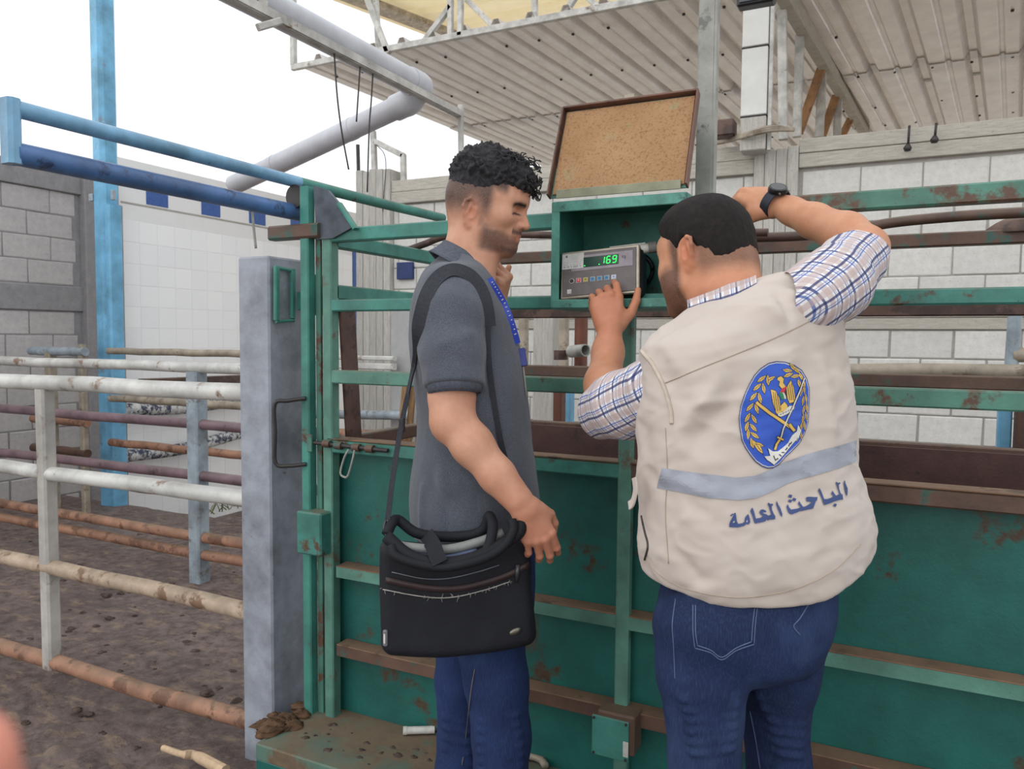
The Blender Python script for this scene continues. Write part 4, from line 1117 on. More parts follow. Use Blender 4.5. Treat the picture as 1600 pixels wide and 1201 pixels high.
def sdf_obj(name, fld, mats, parent, it=2, disp=None, attrs=None, **k):
    V, Q = fld.mesh()
    if it: V = relax(V, Q, it)
    if disp is not None: V = disp(V, normals(V, Q))
    at = {n_: f_(V) for n_, f_ in (attrs or {}).items()}
    return mesh_obj(name, world(V), Q, mats, parent, True, attrs=at, **k), V, Q

def head(F, c, R, s=1.0, jaw=1.0, nose=1.0, ear=(0, 0)):
    """human head: c centre between the ears, R columns forward/left/up"""
    def p(x, y, z): return A(*c) + R @ A(x, y, z) * s
    def e(cc, r, k, mode='+', RR=None): F.ell(p(*cc), A(*r) * s, R if RR is None else R @ RR, k, mode)
    def cn(a, ra, b, rb, k, mode='+'): F.cone(p(*a), ra * s, p(*b), rb * s, k, mode)
    e((-.010, 0, .030), (.098, .076, .088), .01)
    e((-.035, 0, .005), (.070, .070, .075), .03)
    e((.040, 0, .028), (.058, .064, .062), .03)
    e((.034, 0, -.020), (.060, .060, .072), .03)
    for y in (-1, 1):
        cn((-.004, y * .058, -.030), .016, (.010, y * .054, -.070), .015, .03)
        cn((.010, y * .052 * jaw, -.070), .016, (.076, y * .018, -.100), .016, .03)
        e((.056, y * .044, -.022), (.028, .022, .022), .025)
    e((.030, 0, -.072), (.056, .046, .032), .03)
    e((.078, 0, -.096), (.020, .023, .017), .018)
    e((.078, 0, -.060), (.022, .030, .026), .02)
    for y in (-1, 1): cn((.088, y * .010, .0195), .010, (.070, y * .046, .022), .008, .014)
    e((.088, y * 0, .045), (.012, .04, .03), .02)
    for y in (-1, 1): e((.099, y * .033, -.001), (.020, .018, .011), .012, '-')
    for y in (-1, 1): e((.0745, y * .0315, -.002), (.0125, .0155, .0125), .004)
    for y in (-1, 1): cn((.0862, y * .022, -.0065), .0028, (.0800, y * .044, -.0065), .0026, .003)
    cn((.091, 0, .014), .0075, (.106 * nose, 0, -.020), .0092, .010)
    cn((.106 * nose, 0, -.020), .0092, (.112 * nose, 0, -.031), .0118, .006)
    for y in (-1, 1): e((.0985, y * .0130, -.0345), (.0135, .0078, .0085), .004)
    for y in (-1, 1): e((.1030, y * .0078, -.0440), (.0075, .0040, .0040), .003, '-')
    e((.091, 0, -.050), (.010, .016, .012), .012)
    cn((.0945, -.014, -.0600), .0050, (.0985, 0, -.0575), .0062, .005); cn((.0945, .014, -.0600), .0050, (.0985, 0, -.0575), .0062, .005)
    cn((.0920, -.013, -.0700), .0055, (.0960, 0, -.0710), .0070, .005); cn((.0920, .013, -.0700), .0055, (.0960, 0, -.0710), .0070, .005)
    cn((.1040, -.016, -.0648), .0016, (.1060, 0, -.0645), .0016, .003, '-'); cn((.1040, .016, -.0648), .0016, (.1060, 0, -.0645), .0016, .003, '-')
    e((.092, 0, -.0815), (.006, .014, .006), .008, '-')
    for y in (-1, 1):                                   # ears
        o = lambda x, z, t: (-.012 + x + ear[0], y * (.074 + t), z + ear[1])
        C = [(.012, -.024, -.004), (.002, -.033, .0), (-.006, -.026, .004), (-.014, -.008, .010), (-.021, .010, .015), (-.018, .026, .013), (-.005, .034, .008), (.008, .028, .002), (.013, .016, -.002)]
        Rr = [.0060, .0066, .0050, .0044, .0042, .0042, .0042, .0040, .0040]
        for (a, ra), (b, rb) in zip(zip(C[:-1], Rr[:-1]), zip(C[1:], Rr[1:])): cn(o(*a), ra, o(*b), rb, .003)
        e((-.016 + ear[0], y * .0765, .004 + ear[1]), (.016, .0060, .026), .006, '+', rot(y * .35, 0, 0))
        e((-.010 + ear[0], y * .087, .000 + ear[1]), (.0100, .0115, .0145), .003, '-')
        e((-.008 + ear[0], y * .084, .016 + ear[1]), (.008, .0055, .008), .003, '-')
        cn(o(-.010, -.004, .007), .0032, o(-.006, .016, .006), .0030, .003)
        cn(o(.011, -.006, .001), .0045, o(.009, .003, .001), .0040, .003)
    return p

def hand(F, wrist, fwd, back, curls, spread=(0, 0, 0, 0), thumb=None, s=1.0, side=1, k=.0022):
    """palm and five fingers. fwd: wrist to knuckles; back: out of the back of the hand; side +1: thumb lies towards fwd x back"""
    f = norm(fwd); b = norm(A(*back) - f * (A(*back) @ f)); r = np.cross(f, b) * side          # r: towards the thumb
    w = A(*wrist)
    def P(x, y, z): return w + (f * x + r * y + b * z) * s
    KN = [(.088, .027, .002), (.092, .007, .005), (.087, -.013, .003), (.078, -.031, -.002)]   # index .. little
    for i, kn in enumerate(KN):
        F.cone(P(.012, kn[1] * .55, -.002), .0155 * s, P(kn[0] - .004, kn[1], kn[2] - .004), .0118 * s, .012)
    F.ell(P(.045, 0, -.006), A(.046, .036, .013) * s, np.stack([f, r, b], 1), .012)
    F.cone(P(.012, .020, -.010), .015 * s, P(.048, .036, -.014), .013 * s, .012)
    F.cone(P(.012, -.016, -.010), .014 * s, P(.060, -.028, -.010), .012 * s, .012)
    LEN = [(.043, .026, .021), (.048, .030, .022), (.044, .028, .021), (.034, .021, .019)]
    RAD = [(.0100, .0088, .0078, .0066), (.0102, .0090, .0080, .0068), (.0097, .0085, .0076, .0064), (.0086, .0075, .0067, .0057)]
    tips = []
    for i in range(4):
        p = P(*KN[i]); a = 0.0; pr = p
        for j in range(3):
            a += curls[i][j]
            d = f * math.cos(a) - b * math.sin(a)
            d = norm(d + r * spread[i] * math.cos(a))
            q = pr + d * LEN[i][j] * s
            F.cone(pr, RAD[i][j] * s, q, RAD[i][j + 1] * s, k if j else .006)
            if j < 2: F.ell(q + b * .0012 * s, A(1, 1, 1) * RAD[i][j + 1] * s * 1.07, None, k)
            pr = q
        tips.append((pr, d))
    th = thumb or ((.030, .034, -.012), (.058, .056, -.018), (.082, .064, -.018), (.104, .066, -.016))
    tr = (.0150, .0120, .0102, .0080)
    T = [P(*q) for q in th]
    for j in range(3): F.cone(T[j], tr[j] * s, T[j + 1], tr[j + 1] * s, .010 if j == 0 else k)
    F.ell(T[2], A(1, 1, 1) * .0108 * s, None, k)
    tips.append((T[3], norm(T[3] - T[2])))
    return tips, (f, r, b)

def skin_mat(name, base, dark, stub):
    m = Mat(name, .48, 0, .4)
    c = m.mix(m.ramp(m.noise(22, 5), .3, .7), base, dark)
    c = m.mix(m.attr('red'), c, tuple(int(x * y) for x, y in zip(base, (.92, .68, .62))))
    sp = m.ramp(m.noise(760, 2, .6), .30, .62)
    st = m.math('MULTIPLY', m.attr('stubble'), m.math('ADD', m.math('MULTIPLY', sp, .35), .65))
    c = m.mix(st, c, stub)
    c = m.mix(m.attr('brow'), c, tuple(int(x * .55) for x in stub))
    m.color(c); m.b.inputs['Subsurface Weight'].default_value = .08
    m.b.inputs['Subsurface Radius'].default_value = (.012, .005, .003)
    m.bump(m.noise(330, 3, .6), .12, .002); return m.m
def sstep(x, a, b):
    t = np.clip((x - a) / (b - a), 0, 1); return t * t * (3 - 2 * t)
# ------------------------------------------------------------------ people
from mathutils.bvhtree import BVHTree
def bvh_of(V, Q): return BVHTree.FromPolygons([Vector(v) for v in world(V)], Q.tolist())
def stick(px, py, bvh, off=.002):
    """the point of a surface that the photograph shows at a pixel, lifted off it a little"""
    d = _ray(px, py); h = bvh.ray_cast(Vector(ORG), Vector(d))
    if h[0] is None: return None
    return np.array(h[0]) + np.array(h[1]) * off * (1 if np.dot(h[1], d) < 0 else -1)
class Skin:
    """islands of one body mesh"""
    def __init__(s): s.V = []; s.Q = []; s.n = 0; s.at = {}
    def add(s, F, it=2, disp=None, **attrs):
        V, Q = F.mesh()
        if it: V = relax(V, Q, it)
        if disp is not None: V = disp(V, normals(V, Q))
        for k in ('red', 'stubble', 'brow'):
            s.at.setdefault(k, []).append(attrs[k](V) if k in attrs else np.zeros(len(V)))
        s.V.append(V); s.Q.append(Q + s.n); s.n += len(V); return s
    def build(s, name, mats, parent):
        return mesh_obj(name, world(np.vstack(s.V)), np.vstack(s.Q), mats, parent, True, attrs={k: np.concatenate(v) for k, v in s.at.items()})
def denim(name, base, fade):
    m = Mat(name, .85, 0, .25)
    c = m.mix(m.ramp(m.noise(5, 5, .6), .35, .7), base, tuple(int(x * .74) for x in base))
    c = m.mix(m.math('MULTIPLY', m.ramp(m.noise(3.2, 3), .52, .72), .7), c, fade)
    c = m.mix(m.math('MULTIPLY', m.ramp(m.noise(500, 2, .6, m.vec((1, 1, .12))), .45, .7), .25), c, fade)
    m.color(c); m.bump(m.noise(420, 3), .3, .002); return m.m
def rows(lst, d, tz=0.0, b_of=None):
    """(py, px left, px right, half depth[, turn]) -> ellipse rows at depth d"""
    out = []
    for r in lst:
        py, xl, xr, b = r[:4]; t = r[4] if len(r) > 4 else 0.0; dd = r[5] if len(r) > 5 else d
        a0, a1 = loc(xl, py, dd), loc(xr, py, dd); hw = (a1[0] - a0[0]) / 2
        a = math.sqrt(max(hw ** 2 - (b * math.sin(t)) ** 2, 1e-4)) / math.cos(t)
        out.append((a0[2], (a0[0] + a1[0]) / 2, dd, a, b, t))
    return out
GROUND = lambda d: -(EYE + d * FW[2]) / -DN[2]        # local z of the ground at depth d
def shoe(F, x, d, ang):
    z = GROUND(d); f = A(math.cos(ang), math.sin(ang), 0); r = A(-f[1], f[0], 0)
    b = A(x, d, z)
    F.chain([(b - f * .05 + A(0, 0, .05), .040), (b + f * .06 + A(0, 0, .036), .040), (b + f * .17 + A(0, 0, .026), .030)], .03)
    F.cone(b - f * .045 + A(0, 0, .10), .042, b - f * .045 + A(0, 0, .05), .040, .03)
    F.half(b + A(0, 0, .004), (0, 0, -1))

# ---- first man: in profile at the left, grey polo shirt
man = thing('person', world([loc(752, 1500, 1.80)])[0] * A(1, 1, 0), 'young man in grey polo shirt with black shoulder bag watching the display', 'person')
SK1 = skin_mat('skin', (208, 158, 132), (190, 138, 112), (40, 33, 36))
D1 = 1.82
HC, HR, HS = A(-.059, D1, .420), rot(math.radians(-13), math.radians(14), math.radians(5)), .91
sk = Skin()
F = Field(loc(690, 520, 1.98) + A(-.03, -.36, -.02), loc(850, 225, 1.7) + A(.03, .24, .02), .0023)
hp = head(F, HC, HR, HS, 1.05, 1.0, (.000, -.029))
F.chain([(hp(-.030, 0, -.045), .055), (loc(733, 400, D1), .056), (loc(722, 440, D1), .066)], .025)
F.cone(hp(.02, 0, -.085), .030, loc(748, 425, D1 - .01), .030, .03)
F.cone(loc(722, 446, D1), .07, loc(722, 478, D1), .09, .03)
def hl(V): return ((V - HC) @ HR) / HS
def stub1(V):
    L = hl(V); x, y, z = L.T
    n = gnoise(V, 160, 3) * .004
    ay = np.abs(y)
    fade = sstep(z + n, -.062, .004) * sstep(-x, -.048, -.020)
    temple = sstep(z + n, .022, .05) * sstep(-x, -.074, -.058)
    earzone = np.exp(-(((x + .012) / .020) ** 2 + ((z + .029) / .036) ** 2)) * (ay > .062)
    fade = np.maximum(fade, temple) * (1 - earzone * .95)
    jline = -.040 - .30 * (x - .03)                     # upper edge of the beard on the cheek
    jawl = sstep(-(z + n * 1.5) + jline, -.006, .022) * sstep(x, .010, .034) * sstep(z, -.122, -.104)
    mous = np.exp(-((z + .0520) / .0085) ** 2) * sstep(x, .070, .084) * (ay < .034)
    chin = np.exp(-(((z + .098) / .02) ** 2)) * sstep(x, .055, .075)
    side = sstep(x, .006, .014) * sstep(-x, -.030, -.018) * sstep(-z, -.03, .04) * sstep(z, -.07, -.05) * .45
    jawl = np.maximum(jawl * .82, chin * .95)
    lips = np.exp(-((z + .0655) / .006) ** 2) * (x > .088) * (ay < .018)
    return np.clip(np.maximum.reduce([fade * .97, jawl, mous * .95, side]) * (1 - lips), 0, 1)
def red1(V):
    L = hl(V); x, y, z = L.T; ay = np.abs(y)
    lips = np.exp(-((z + .0660) / .0062) ** 2) * sstep(x, .082, .090) * (ay < .025)
    ear = np.exp(-(((x + .012) / .025) ** 2 + ((z + .029) / .036) ** 2)) * (ay > .066)
    nose = np.exp(-(((x - .108) / .02) ** 2 + ((z + .028) / .02) ** 2 + (y / .02) ** 2))
    return np.clip(lips * .62 + ear * .45 + nose * .3, 0, 1)
def brow1(V):
    L = hl(V); x, y, z = L.T; ay = np.abs(y)
    b = np.exp(-((z - .0165 + .40 * np.maximum(ay - .040, 0)) / .0066) ** 2) * sstep(ay, .010, .015) * sstep(-ay, -.058, -.048) * (x > .04)
    lash = np.exp(-((z + .0075 + .2 * np.maximum(ay - .036, 0)) / .0030) ** 2) * sstep(ay, .012, .018) * sstep(-ay, -.058, -.050) * (x > .066)
    return np.clip(b + lash, 0, 1)
F.half(loc(722, 500, D1), (0, 0, -1))
sk.add(F, 2, None, red=red1, stubble=stub1, brow=brow1)
# near arm: hangs with the elbow bent, hand before the bag
F = Field(A(-.20, 1.46, -.42), A(.14, 1.76, .06), .0025)
el, wr = loc(707, 655, 1.63), loc(823, 796, 1.585)
F.chain([(loc(706, 575, 1.65), .048), (loc(706, 620, 1.64), .047), (el, .0435)], .02)
F.chain([(el, .043), (loc(738, 695, 1.615), .042), (loc(778, 744, 1.60), .0355), (loc(808, 779, 1.588), .0265)], .02)
F.cone(loc(800, 770, 1.59), .0285, wr, .0265, .015, '+', ((.16, -1, .06), .78))
F.ell(el + A(-.006, .0, -.012), (.034, .034, .034), None, .02)
f1 = norm(A(.42, .10, -.86))
hand(F, wr - f1 * .010, f1, (.16, -1, .06), [(.38, .48, .30), (.42, .52, .32), (.46, .58, .35), (.52, .62, .38)], (-.05, -.10, -.16, -.24), ((.028, .028, -.010), (.052, .046, -.020), (.078, .046, -.026), (.098, .036, -.030)), .90, -1)
sk.add(F, 1, None, red=lambda V: .45 * sstep(-V[:, 2], .12, .36) + .25 * np.exp(-(np.linalg.norm(V - el, axis=1) / .05) ** 2))
# far arm: bent up, fingers at the collar
F = Field(A(-.13, 1.84, -.10), A(.05, 2.12, .33), .0028)
el2, wr2 = loc(758, 600, 2.03), loc(777, 482, 1.955)
F.chain([(loc(735, 520, 2.04), .048), (el2, .042), (wr2, .027)], .02)
f2 = norm(loc(789, 440, 1.93) - wr2)
hand(F, wr2, f2, (.75, -.25, .1), [(1.15, 1.35, .7), (1.1, 1.4, .7), (1.15, 1.4, .7), (1.2, 1.4, .7)], (0, 0, 0, 0), None, .93, 1)
sk.add(F, 1)
# the rest of the body under the clothes
TR1 = rows([(424, 690, 742, .085), (440, 668, 768, .150), (470, 652, 782, .168), (510, 648, 800, .160), (560, 650, 810, .155), (620, 657, 818, .150), (680, 660, 824, .150), (740, 652, 832, .155), (800, 650, 836, .158), (850, 656, 832, .15)], D1)
F = Field(A(-.30, 1.5, -1.36), A(.12, 2.14, .30), .008)
F.loft(TR1, .02)
kneeN, kneeF = loc(783, 1150, 1.74), loc(722, 1150, 1.92)
ankN, ankF = A(kneeN[0] - .01, 1.70, GROUND(1.70) + .09), A(kneeF[0] - .03, 1.85, GROUND(1.85) + .09)
F.chain([(loc(750, 900, 1.75), .075), (kneeN, .050), (ankN, .035)], .03).chain([(loc(742, 900, 1.90), .075), (kneeF, .050), (ankF, .035)], .03)
F.chain([(loc(706, 470, 1.68), .05), (el, .034)], .03).chain([(loc(722, 470, 1.97), .05), (el2, .034)], .03)
F.cone(loc(728, 410, D1), .045, loc(722, 450, D1), .06, .02)
sk.add(F, 1)
sk.build('body', SK1, man)

# polo shirt
mp = Mat('grey_pique', .9, 0, .2)
kn = mp.voro(520, mp.vec((1, 1, .8)))
c = mp.mix(mp.ramp(kn, .1, .55), (58, 62, 72), (92, 97, 108)); c = mp.mix(mp.ramp(mp.noise(6, 4), .35, .7), c, mp.mix(.5, c, (66, 70, 80)))
mp.color(c); mp.bump(kn, .5, .002); mp.b.inputs['Sheen Weight'].default_value = .25
SHr = [(394, 694, 734, .060), (404, 686, 746, .074), (416, 672, 758, .10), (428, 663, 766, .145), (444, 655, 776, .172), (470, 645, 788, .188), (505, 641, 804, .182), (540, 641, 813, .176), (584, 645, 821, .172), (635, 651, 827, .168), (680, 652, 831, .166), (715, 647, 835, .168), (750, 642, 839, .172), (785, 640, 843, .176), (820, 643, 846, .178), (836, 648, 846, .178)]
F = Field(loc(620, 850, D1) + A(-.03, -.32, 0), loc(860, 400, D1) + A(.03, .27, .02), .0042)
F.loft(rows(SHr, D1), .015, cap=.008)
G_ = F.like(); G_.chain([(loc(699, 452, 1.70), .056), (loc(704, 492, 1.67), .070), (loc(707, 550, 1.645), .066), (loc(710, 602, 1.632), .0595), (loc(711, 630, 1.625), .058)], .022)
G_.half(loc(710, 603, 1.632), norm(loc(711, 640, 1.62) - loc(709, 560, 1.64)))
F.merge(G_, .016)
F.chain([(loc(722, 455, 1.96), .06), (loc(738, 520, 2.02), .062)], .03)
F.chain([(hp(-.030, 0, -.045), .052), (loc(731, 402, D1), .060), (loc(724, 436, D1), .072)], .004, '-')
def fold1(V, N):
    Lz = lambda px, py, d=1.66: loc(px, py, d)
    f = [(Lz(655, 600), Lz(690, 690), .012, .007), (Lz(648, 640), Lz(690, 740), .012, .008), (Lz(645, 700), Lz(700, 770), .014, .008), (Lz(655, 480), Lz(650, 600), .014, .006),
         (Lz(690, 470, 1.62), Lz(665, 560, 1.62), .010, .005), (Lz(740, 560, 1.68), Lz(775, 700, 1.68), .014, -.010), (Lz(755, 620, 1.68), Lz(800, 760, 1.7), .012, .006),
         (Lz(680, 740, 1.66), Lz(760, 800, 1.66), .014, .006), (Lz(672, 585, 1.6), Lz(720, 575, 1.58), .008, .004), (Lz(740, 520, 1.6), Lz(690, 540, 1.58), .012, .004),
         (Lz(660, 760, 1.7), Lz(660, 830, 1.7), .012, .006), (Lz(690, 780, 1.65), Lz(700, 835, 1.65), .012, -.006), (Lz(670, 440, 1.70), Lz(650, 520, 1.72), .010, .006), (Lz(680, 430, 1.70), Lz(660, 500, 1.66), .007, -.006)]
    V = folds(V, N, f)
    return V + N * (gnoise(V, 26, 8) * .0022)[:, None]
o, SV, SQ = sdf_obj('polo_shirt', F, mp.m, man, 2, fold1)
BV1 = bvh_of(SV, SQ)
mcl = plain('grey_rib_knit', (94, 99, 111), .9, 0, .15, 160, .2)
def ring_band(c, n, up_r, lo_r, hgt, fwd, gap=.35, th=.004, seg=40, lower_drop=None):
    """folded collar: band around the neck, open by gap radians at the front"""
    n = norm(n); f = norm(A(*fwd) - n * (A(*fwd) @ n)); l = np.cross(n, f); v = []; F_ = []
    m_ = 5
    for i in range(seg + 1):
        t = gap + (2 * math.pi - 2 * gap) * i / seg
        d = f * math.cos(t) + l * math.sin(t)
        for k in range(m_):
            s_ = k / (m_ - 1)
            fr = math.cos(t) * .5 + .5
            lo_e = lo_r - (lo_r - up_r) * .78 * max(0, -math.cos(t)); rad = up_r + (lo_e - up_r) * s_ ** 1.3; z = -(hgt * (1 + .25 * fr)) * s_
            v.append(c + d * rad + n * z)
        for k in range(m_):
            s_ = 1 - k / (m_ - 1)
            fr = math.cos(t) * .5 + .5
            lo_e = lo_r - (lo_r - up_r) * .78 * max(0, -math.cos(t)); rad = up_r + (lo_e - up_r) * s_ ** 1.3 - th * (.7 + .5 * s_); z = -(hgt * (1 + .25 * fr)) * s_
            v.append(c + d * rad + n * z)
    w = 2 * m_
    for i in range(seg):
        for k in range(w): F_.append([i * w + k, i * w + (k + 1) % w, (i + 1) * w + (k + 1) % w, (i + 1) * w + k])
    F_.append(list(range(w))[::-1]); F_.append([seg * w + k for k in range(w)])
    return world(np.array(v)), F_
mesh_obj('collar', *ring_band(loc(729, 397, D1), norm(A(.50, 0, .84)), .062, .128, .042, (1, -.05, -.4), .30, .006), mcl, o, True)
# rib cuff of the sleeve
cu0, cu1 = loc(710, 597, 1.632), loc(710.5, 614, 1.628)
ax_ = norm(cu1 - cu0)
v, f = tube([cu0, cu0 + (cu1 - cu0) * .3, cu1, cu1 + ax_ * .002, cu0 + ax_ * .004], [.0600, .0588, .0560, .0520, .0520], 36, False)
mesh_obj('sleeve_cuff', world(np.array(v)), f, mcl, o, True)
# jeans and shoes
md1 = denim('dark_blue_denim', (37, 53, 96), (62, 86, 132))
F = Field(loc(640, 1330, 1.82) + A(-.02, -.25, -.25), loc(850, 800, D1) + A(.04, .22, 0), .006)
F.loft(rows([(808, 655, 834, .155), (850, 654, 838, .160), (900, 655, 838, .165), (950, 668, 834, .160), (985, 680, 826, .13)], D1), .03)
F.chain([(loc(752, 930, 1.75), .088), (loc(775, 1060, 1.745), .070), (kneeN, .0635), (A(kneeN[0], 1.71, -1.02), .056), (A(ankN[0], ankN[1], ankN[2] - .02), .050)], .02)
F.chain([(loc(738, 930, 1.89), .085), (loc(722, 1060, 1.91), .066), (kneeF, .060), (A(kneeF[0] - .02, 1.87, -1.02), .055), (A(ankF[0], ankF[1], ankF[2] - .02), .050)], .012)
def fold2(V, N):
    fl = []
    for i in range(9):
        y = 1120 + 16 * i; fl.append((loc(745, y + 6, 1.69), loc(815, y - 6, 1.69), .007, .007)); fl.append((loc(690, y, 1.87), loc(735, y + 8, 1.86), .007, .007))
    V = folds(V, N, fl); return V + N * (gnoise(V, 30, 4) * .0025)[:, None]
o, JV, JQ = sdf_obj('jeans', F, md1, man, 2, fold2)
BJ = bvh_of(JV, JQ)
sp = [p for p in (stick(x, y, BJ, .001) for x, y in ((742, 1045), (737, 1075), (733, 1110), (728, 1150), (722, 1195))) if p is not None]
if len(sp) > 2: mesh_obj('side_seam', *tube(smooth_path(sp, 5), .0014, 6), plain('tan_thread', (110, 104, 108), .8), o, True)
for nm, a_, ang in (('shoe', ankN, .1), ('shoe', ankF, .1)):
    F = Field(A(a_[0] - .14, a_[1] - .08, GROUND(a_[1]) - .02), A(a_[0] + .24, a_[1] + .1, GROUND(a_[1]) + .16), .006); shoe(F, a_[0], a_[1], ang); sdf_obj(nm, F, M['black'], man, 1)

# hair: cropped sides fade into a curly top
mh = Mat('black_curly_hair', .55, 0, .5); mh.color(mh.mix(mh.ramp(mh.noise(60, 5), .35, .7), (24, 23, 27), (52, 49, 55))); mh.bump(mh.noise(190, 5, .7), .8, .006)
F = Field(HC + A(-.15, -.13, -.02), HC + A(.18, .13, .19), .0026)
def he(cc, r, k=.02, mode='+'): F.ell(hp(*cc), A(*r) * HS, HR, k, mode)
he((-.012, 0, .052), (.090, .0785, .092)); he((.022, 0, .078), (.076, .068, .056), .03); he((.066, 0, .080), (.042, .055, .034), .02); he((-.038, 0, .066), (.066, .069, .074), .03)
he((.094, -.012, .062), (.020, .042, .020), .014)
F.half(hp(.075, 0, .044), HR @ norm(A(.20, 0, -1)), .010)
F.half(hp(-.05, 0, .022), HR @ norm(A(-.16, 0, -1)), .014)
def curls1(V, N):
    L = hl(V); top = sstep(L[:, 2], .04, .075)
    w = V + .006 * np.stack([gnoise(V, 70, 21, 2), gnoise(V, 70, 22, 2), gnoise(V, 70, 23, 2)], 1)
    c_ = np.abs(gnoise(w, 185, 31, 3)) * 1.6
    return V + N * ((c_ * .0085 - .003) * (.25 + .75 * top))[:, None] + N * (gnoise(V, 300, 5, 2) * .0010)[:, None]
o, HV, HQ = sdf_obj('hair', F, mh.m, man, 1, curls1)
r2 = np.random.default_rng(5); cur = MB()
for i in range(150):
    if i < 70: b = hp(.102 + r2.normal(0, .006), r2.uniform(-.05, .05), .056 + r2.uniform(-.010, .035))
    else: b = hp(r2.uniform(-.02, .11), r2.uniform(-.06, .05), .122 + r2.normal(0, .006))
    a0 = r2.uniform(0, 6.28); pts = []; fw_ = HR @ norm(A(.8 if i < 70 else .3, r2.normal(0, .5), .2 if i < 70 else .8)); sd = norm(np.cross(fw_, A(.1, .3, 1)))
    up_ = np.cross(sd, fw_); R_ = r2.uniform(.006, .012)
    for k in range(9):
        t = k / 8 * r2.uniform(3.6, 5.0); pts.append(b + fw_ * (.012 * k / 8) + sd * math.sin(a0 + t) * R_ + up_ * math.cos(a0 + t) * R_)
    cur.add((world(np.array(tube(pts, [.0014] * 8 + [.0005], 5)[0])), tube(pts, .002, 5)[1]))
oc = cur.build('curls', mh.m, o, smooth=True); oc['kind'] = 'stuff'
# ---- his shoulder bag, strap and lanyard
bag = thing('shoulder_bag', world([loc(715, 1035, 1.6)])[0], 'worn black laptop bag with frayed zip hanging from a shoulder strap', 'bag')
mbg = Mat('black_nylon', .72, 0, .35); mbg.color(mbg.mix(mbg.ramp(mbg.noise(9, 4), .35, .7), (26, 28, 36), (17, 18, 24))); mbg.bump(mbg.voro(520), .35, .001)
M['nylon'] = mbg.m
bA, bB, bC, bD = loc(594, 850, 1.585), loc(826, 838, 1.63), loc(836, 1000, 1.63), loc(600, 1018, 1.585)
bu = norm(bB - bA); bv = norm(A(0, 0, 1) - bu * bu[2]); bn = np.cross(bu, bv)       # bn towards the viewer
if bn[1] > 0: bn = -bn
bc = (bA + bB + bC + bD) / 4 - bn * .045
BR = np.stack([bu, bv, bn], 1)
F = Field(bc - A(.22, .13, .20), bc + A(.22, .13, .19), .0042)
X, Y, Z = F.ax[0][:, None, None] - bc[0], F.ax[1][None, :, None] - bc[1], F.ax[2][None, None, :] - bc[2]
u_ = X * bu[0] + Y * bu[1] + Z * bu[2]; v_ = X * bv[0] + Y * bv[1] + Z * bv[2]; n_ = X * bn[0] + Y * bn[1] + Z * bn[2]
hw = .160 + .05 * np.clip(-v_, 0, .2) * np.clip(u_ / .1, 0, 1); sag = -.020 * np.maximum(np.cos(np.clip(u_ / .16, -1, 1) * math.pi / 2), 0) ** 1.5
vt = .108 + sag; vb = -.122 - .014 * np.cos(np.clip(u_ / .16, -1, 1) * math.pi / 2)
th_ = .040 + .014 * np.clip((.06 - v_) / .16, 0, 1) * np.cos(np.clip(u_ / .19, -1, 1) * math.pi / 2)
q = [np.abs(u_) - hw + .022, np.maximum(v_ - vt, vb - v_) + .022, np.abs(n_) - th_ + .022]
dd = np.sqrt(sum(np.maximum(x, 0) ** 2 for x in q)) + np.minimum(np.maximum.reduce(q), 0) - .022
F.d = np.minimum(F.d, dd.astype(np.float32))
def fbag(V, N):
    Lb = lambda px, py: loc(px, py, 1.54)
    V = folds(V, N, [(Lb(690, 940), Lb(720, 1020), .03, .004), (Lb(760, 930), Lb(800, 1000), .02, -.004), (Lb(600, 870), Lb(610, 1010), .012, -.003), (Lb(640, 880), Lb(800, 870), .010, -.004)])
    return V + N * (gnoise(V, 22, 41) * .0022)[:, None]
ob, BVv, BVq = sdf_obj('body', F, M['nylon'], bag, 2, fbag)
BB = bvh_of(BVv, BVq)
def sline(pts, bvh, off, n=5):
    q = smooth_path([(x, y, 0) for x, y in pts], n)
    P = [stick(p_[0], p_[1], bvh, off) for p_ in q]; return [p_ for p_ in P if p_ is not None]
def ribbon(pts, nrm, w, th=.002):
    """flat strap along points; nrm: one normal or one per point"""
    P = [A(*p) for p in pts]; m_ = len(P); v = []; f = []
    for i in range(m_):
        t = norm(P[min(i + 1, m_ - 1)] - P[max(i - 1, 0)]); n_ = norm(nrm[i] if np.ndim(nrm) == 2 else nrm); n_ = norm(n_ - t * (t @ n_)); s_ = np.cross(t, n_)
        ww = w[i] if np.ndim(w) else w
        for a, b in ((-1, 0), (1, 0), (1, 1), (-1, 1)): v.append(P[i] + s_ * ww / 2 * a + n_ * th * b)
    for i in range(m_ - 1):
        for k in range(4): f.append([i * 4 + k, i * 4 + (k + 1) % 4, (i + 1) * 4 + (k + 1) % 4, (i + 1) * 4 + k])
    f += [[3, 2, 1, 0], [4 * (m_ - 1) + k for k in range(4)]]
    return v, f
bnw = world([bn])[0] - ORG
zl = sline([(603, 905), (640, 913), (680, 919), (720, 918), (760, 909), (795, 897), (826, 881)], BB, .0015)
mesh_obj('zip_band', *ribbon(zl, bnw, .0125, .003), plain('brown_zip', (62, 46, 46), .5, .1), ob, True)
zl2 = sline([(600, 920), (640, 928), (680, 933), (715, 931), (760, 920), (796, 908)], BB, .004)
fr_ = MB(); fr_.add(tube(zl2, .0012, 5))
for i in range(46):
    p = A(*zl2[rng.integers(len(zl2))]) + A(rng.normal(0, .004), 0, rng.normal(0, .001)); e_ = p + A(rng.normal(0, .003), -.002, rng.normal(-.001, .004)); fr_.add(tube([p, (p + e_) / 2 + A(.001, -.001, .001), e_], [.0005, .0005, .0003], 4))
o = fr_.build('frayed_threads', plain('pale_thread', (176, 172, 168), .8), ob); o['kind'] = 'stuff'
zl3 = sline([(612, 893), (660, 903), (700, 903), (745, 893), (780, 882)], BB, .003)
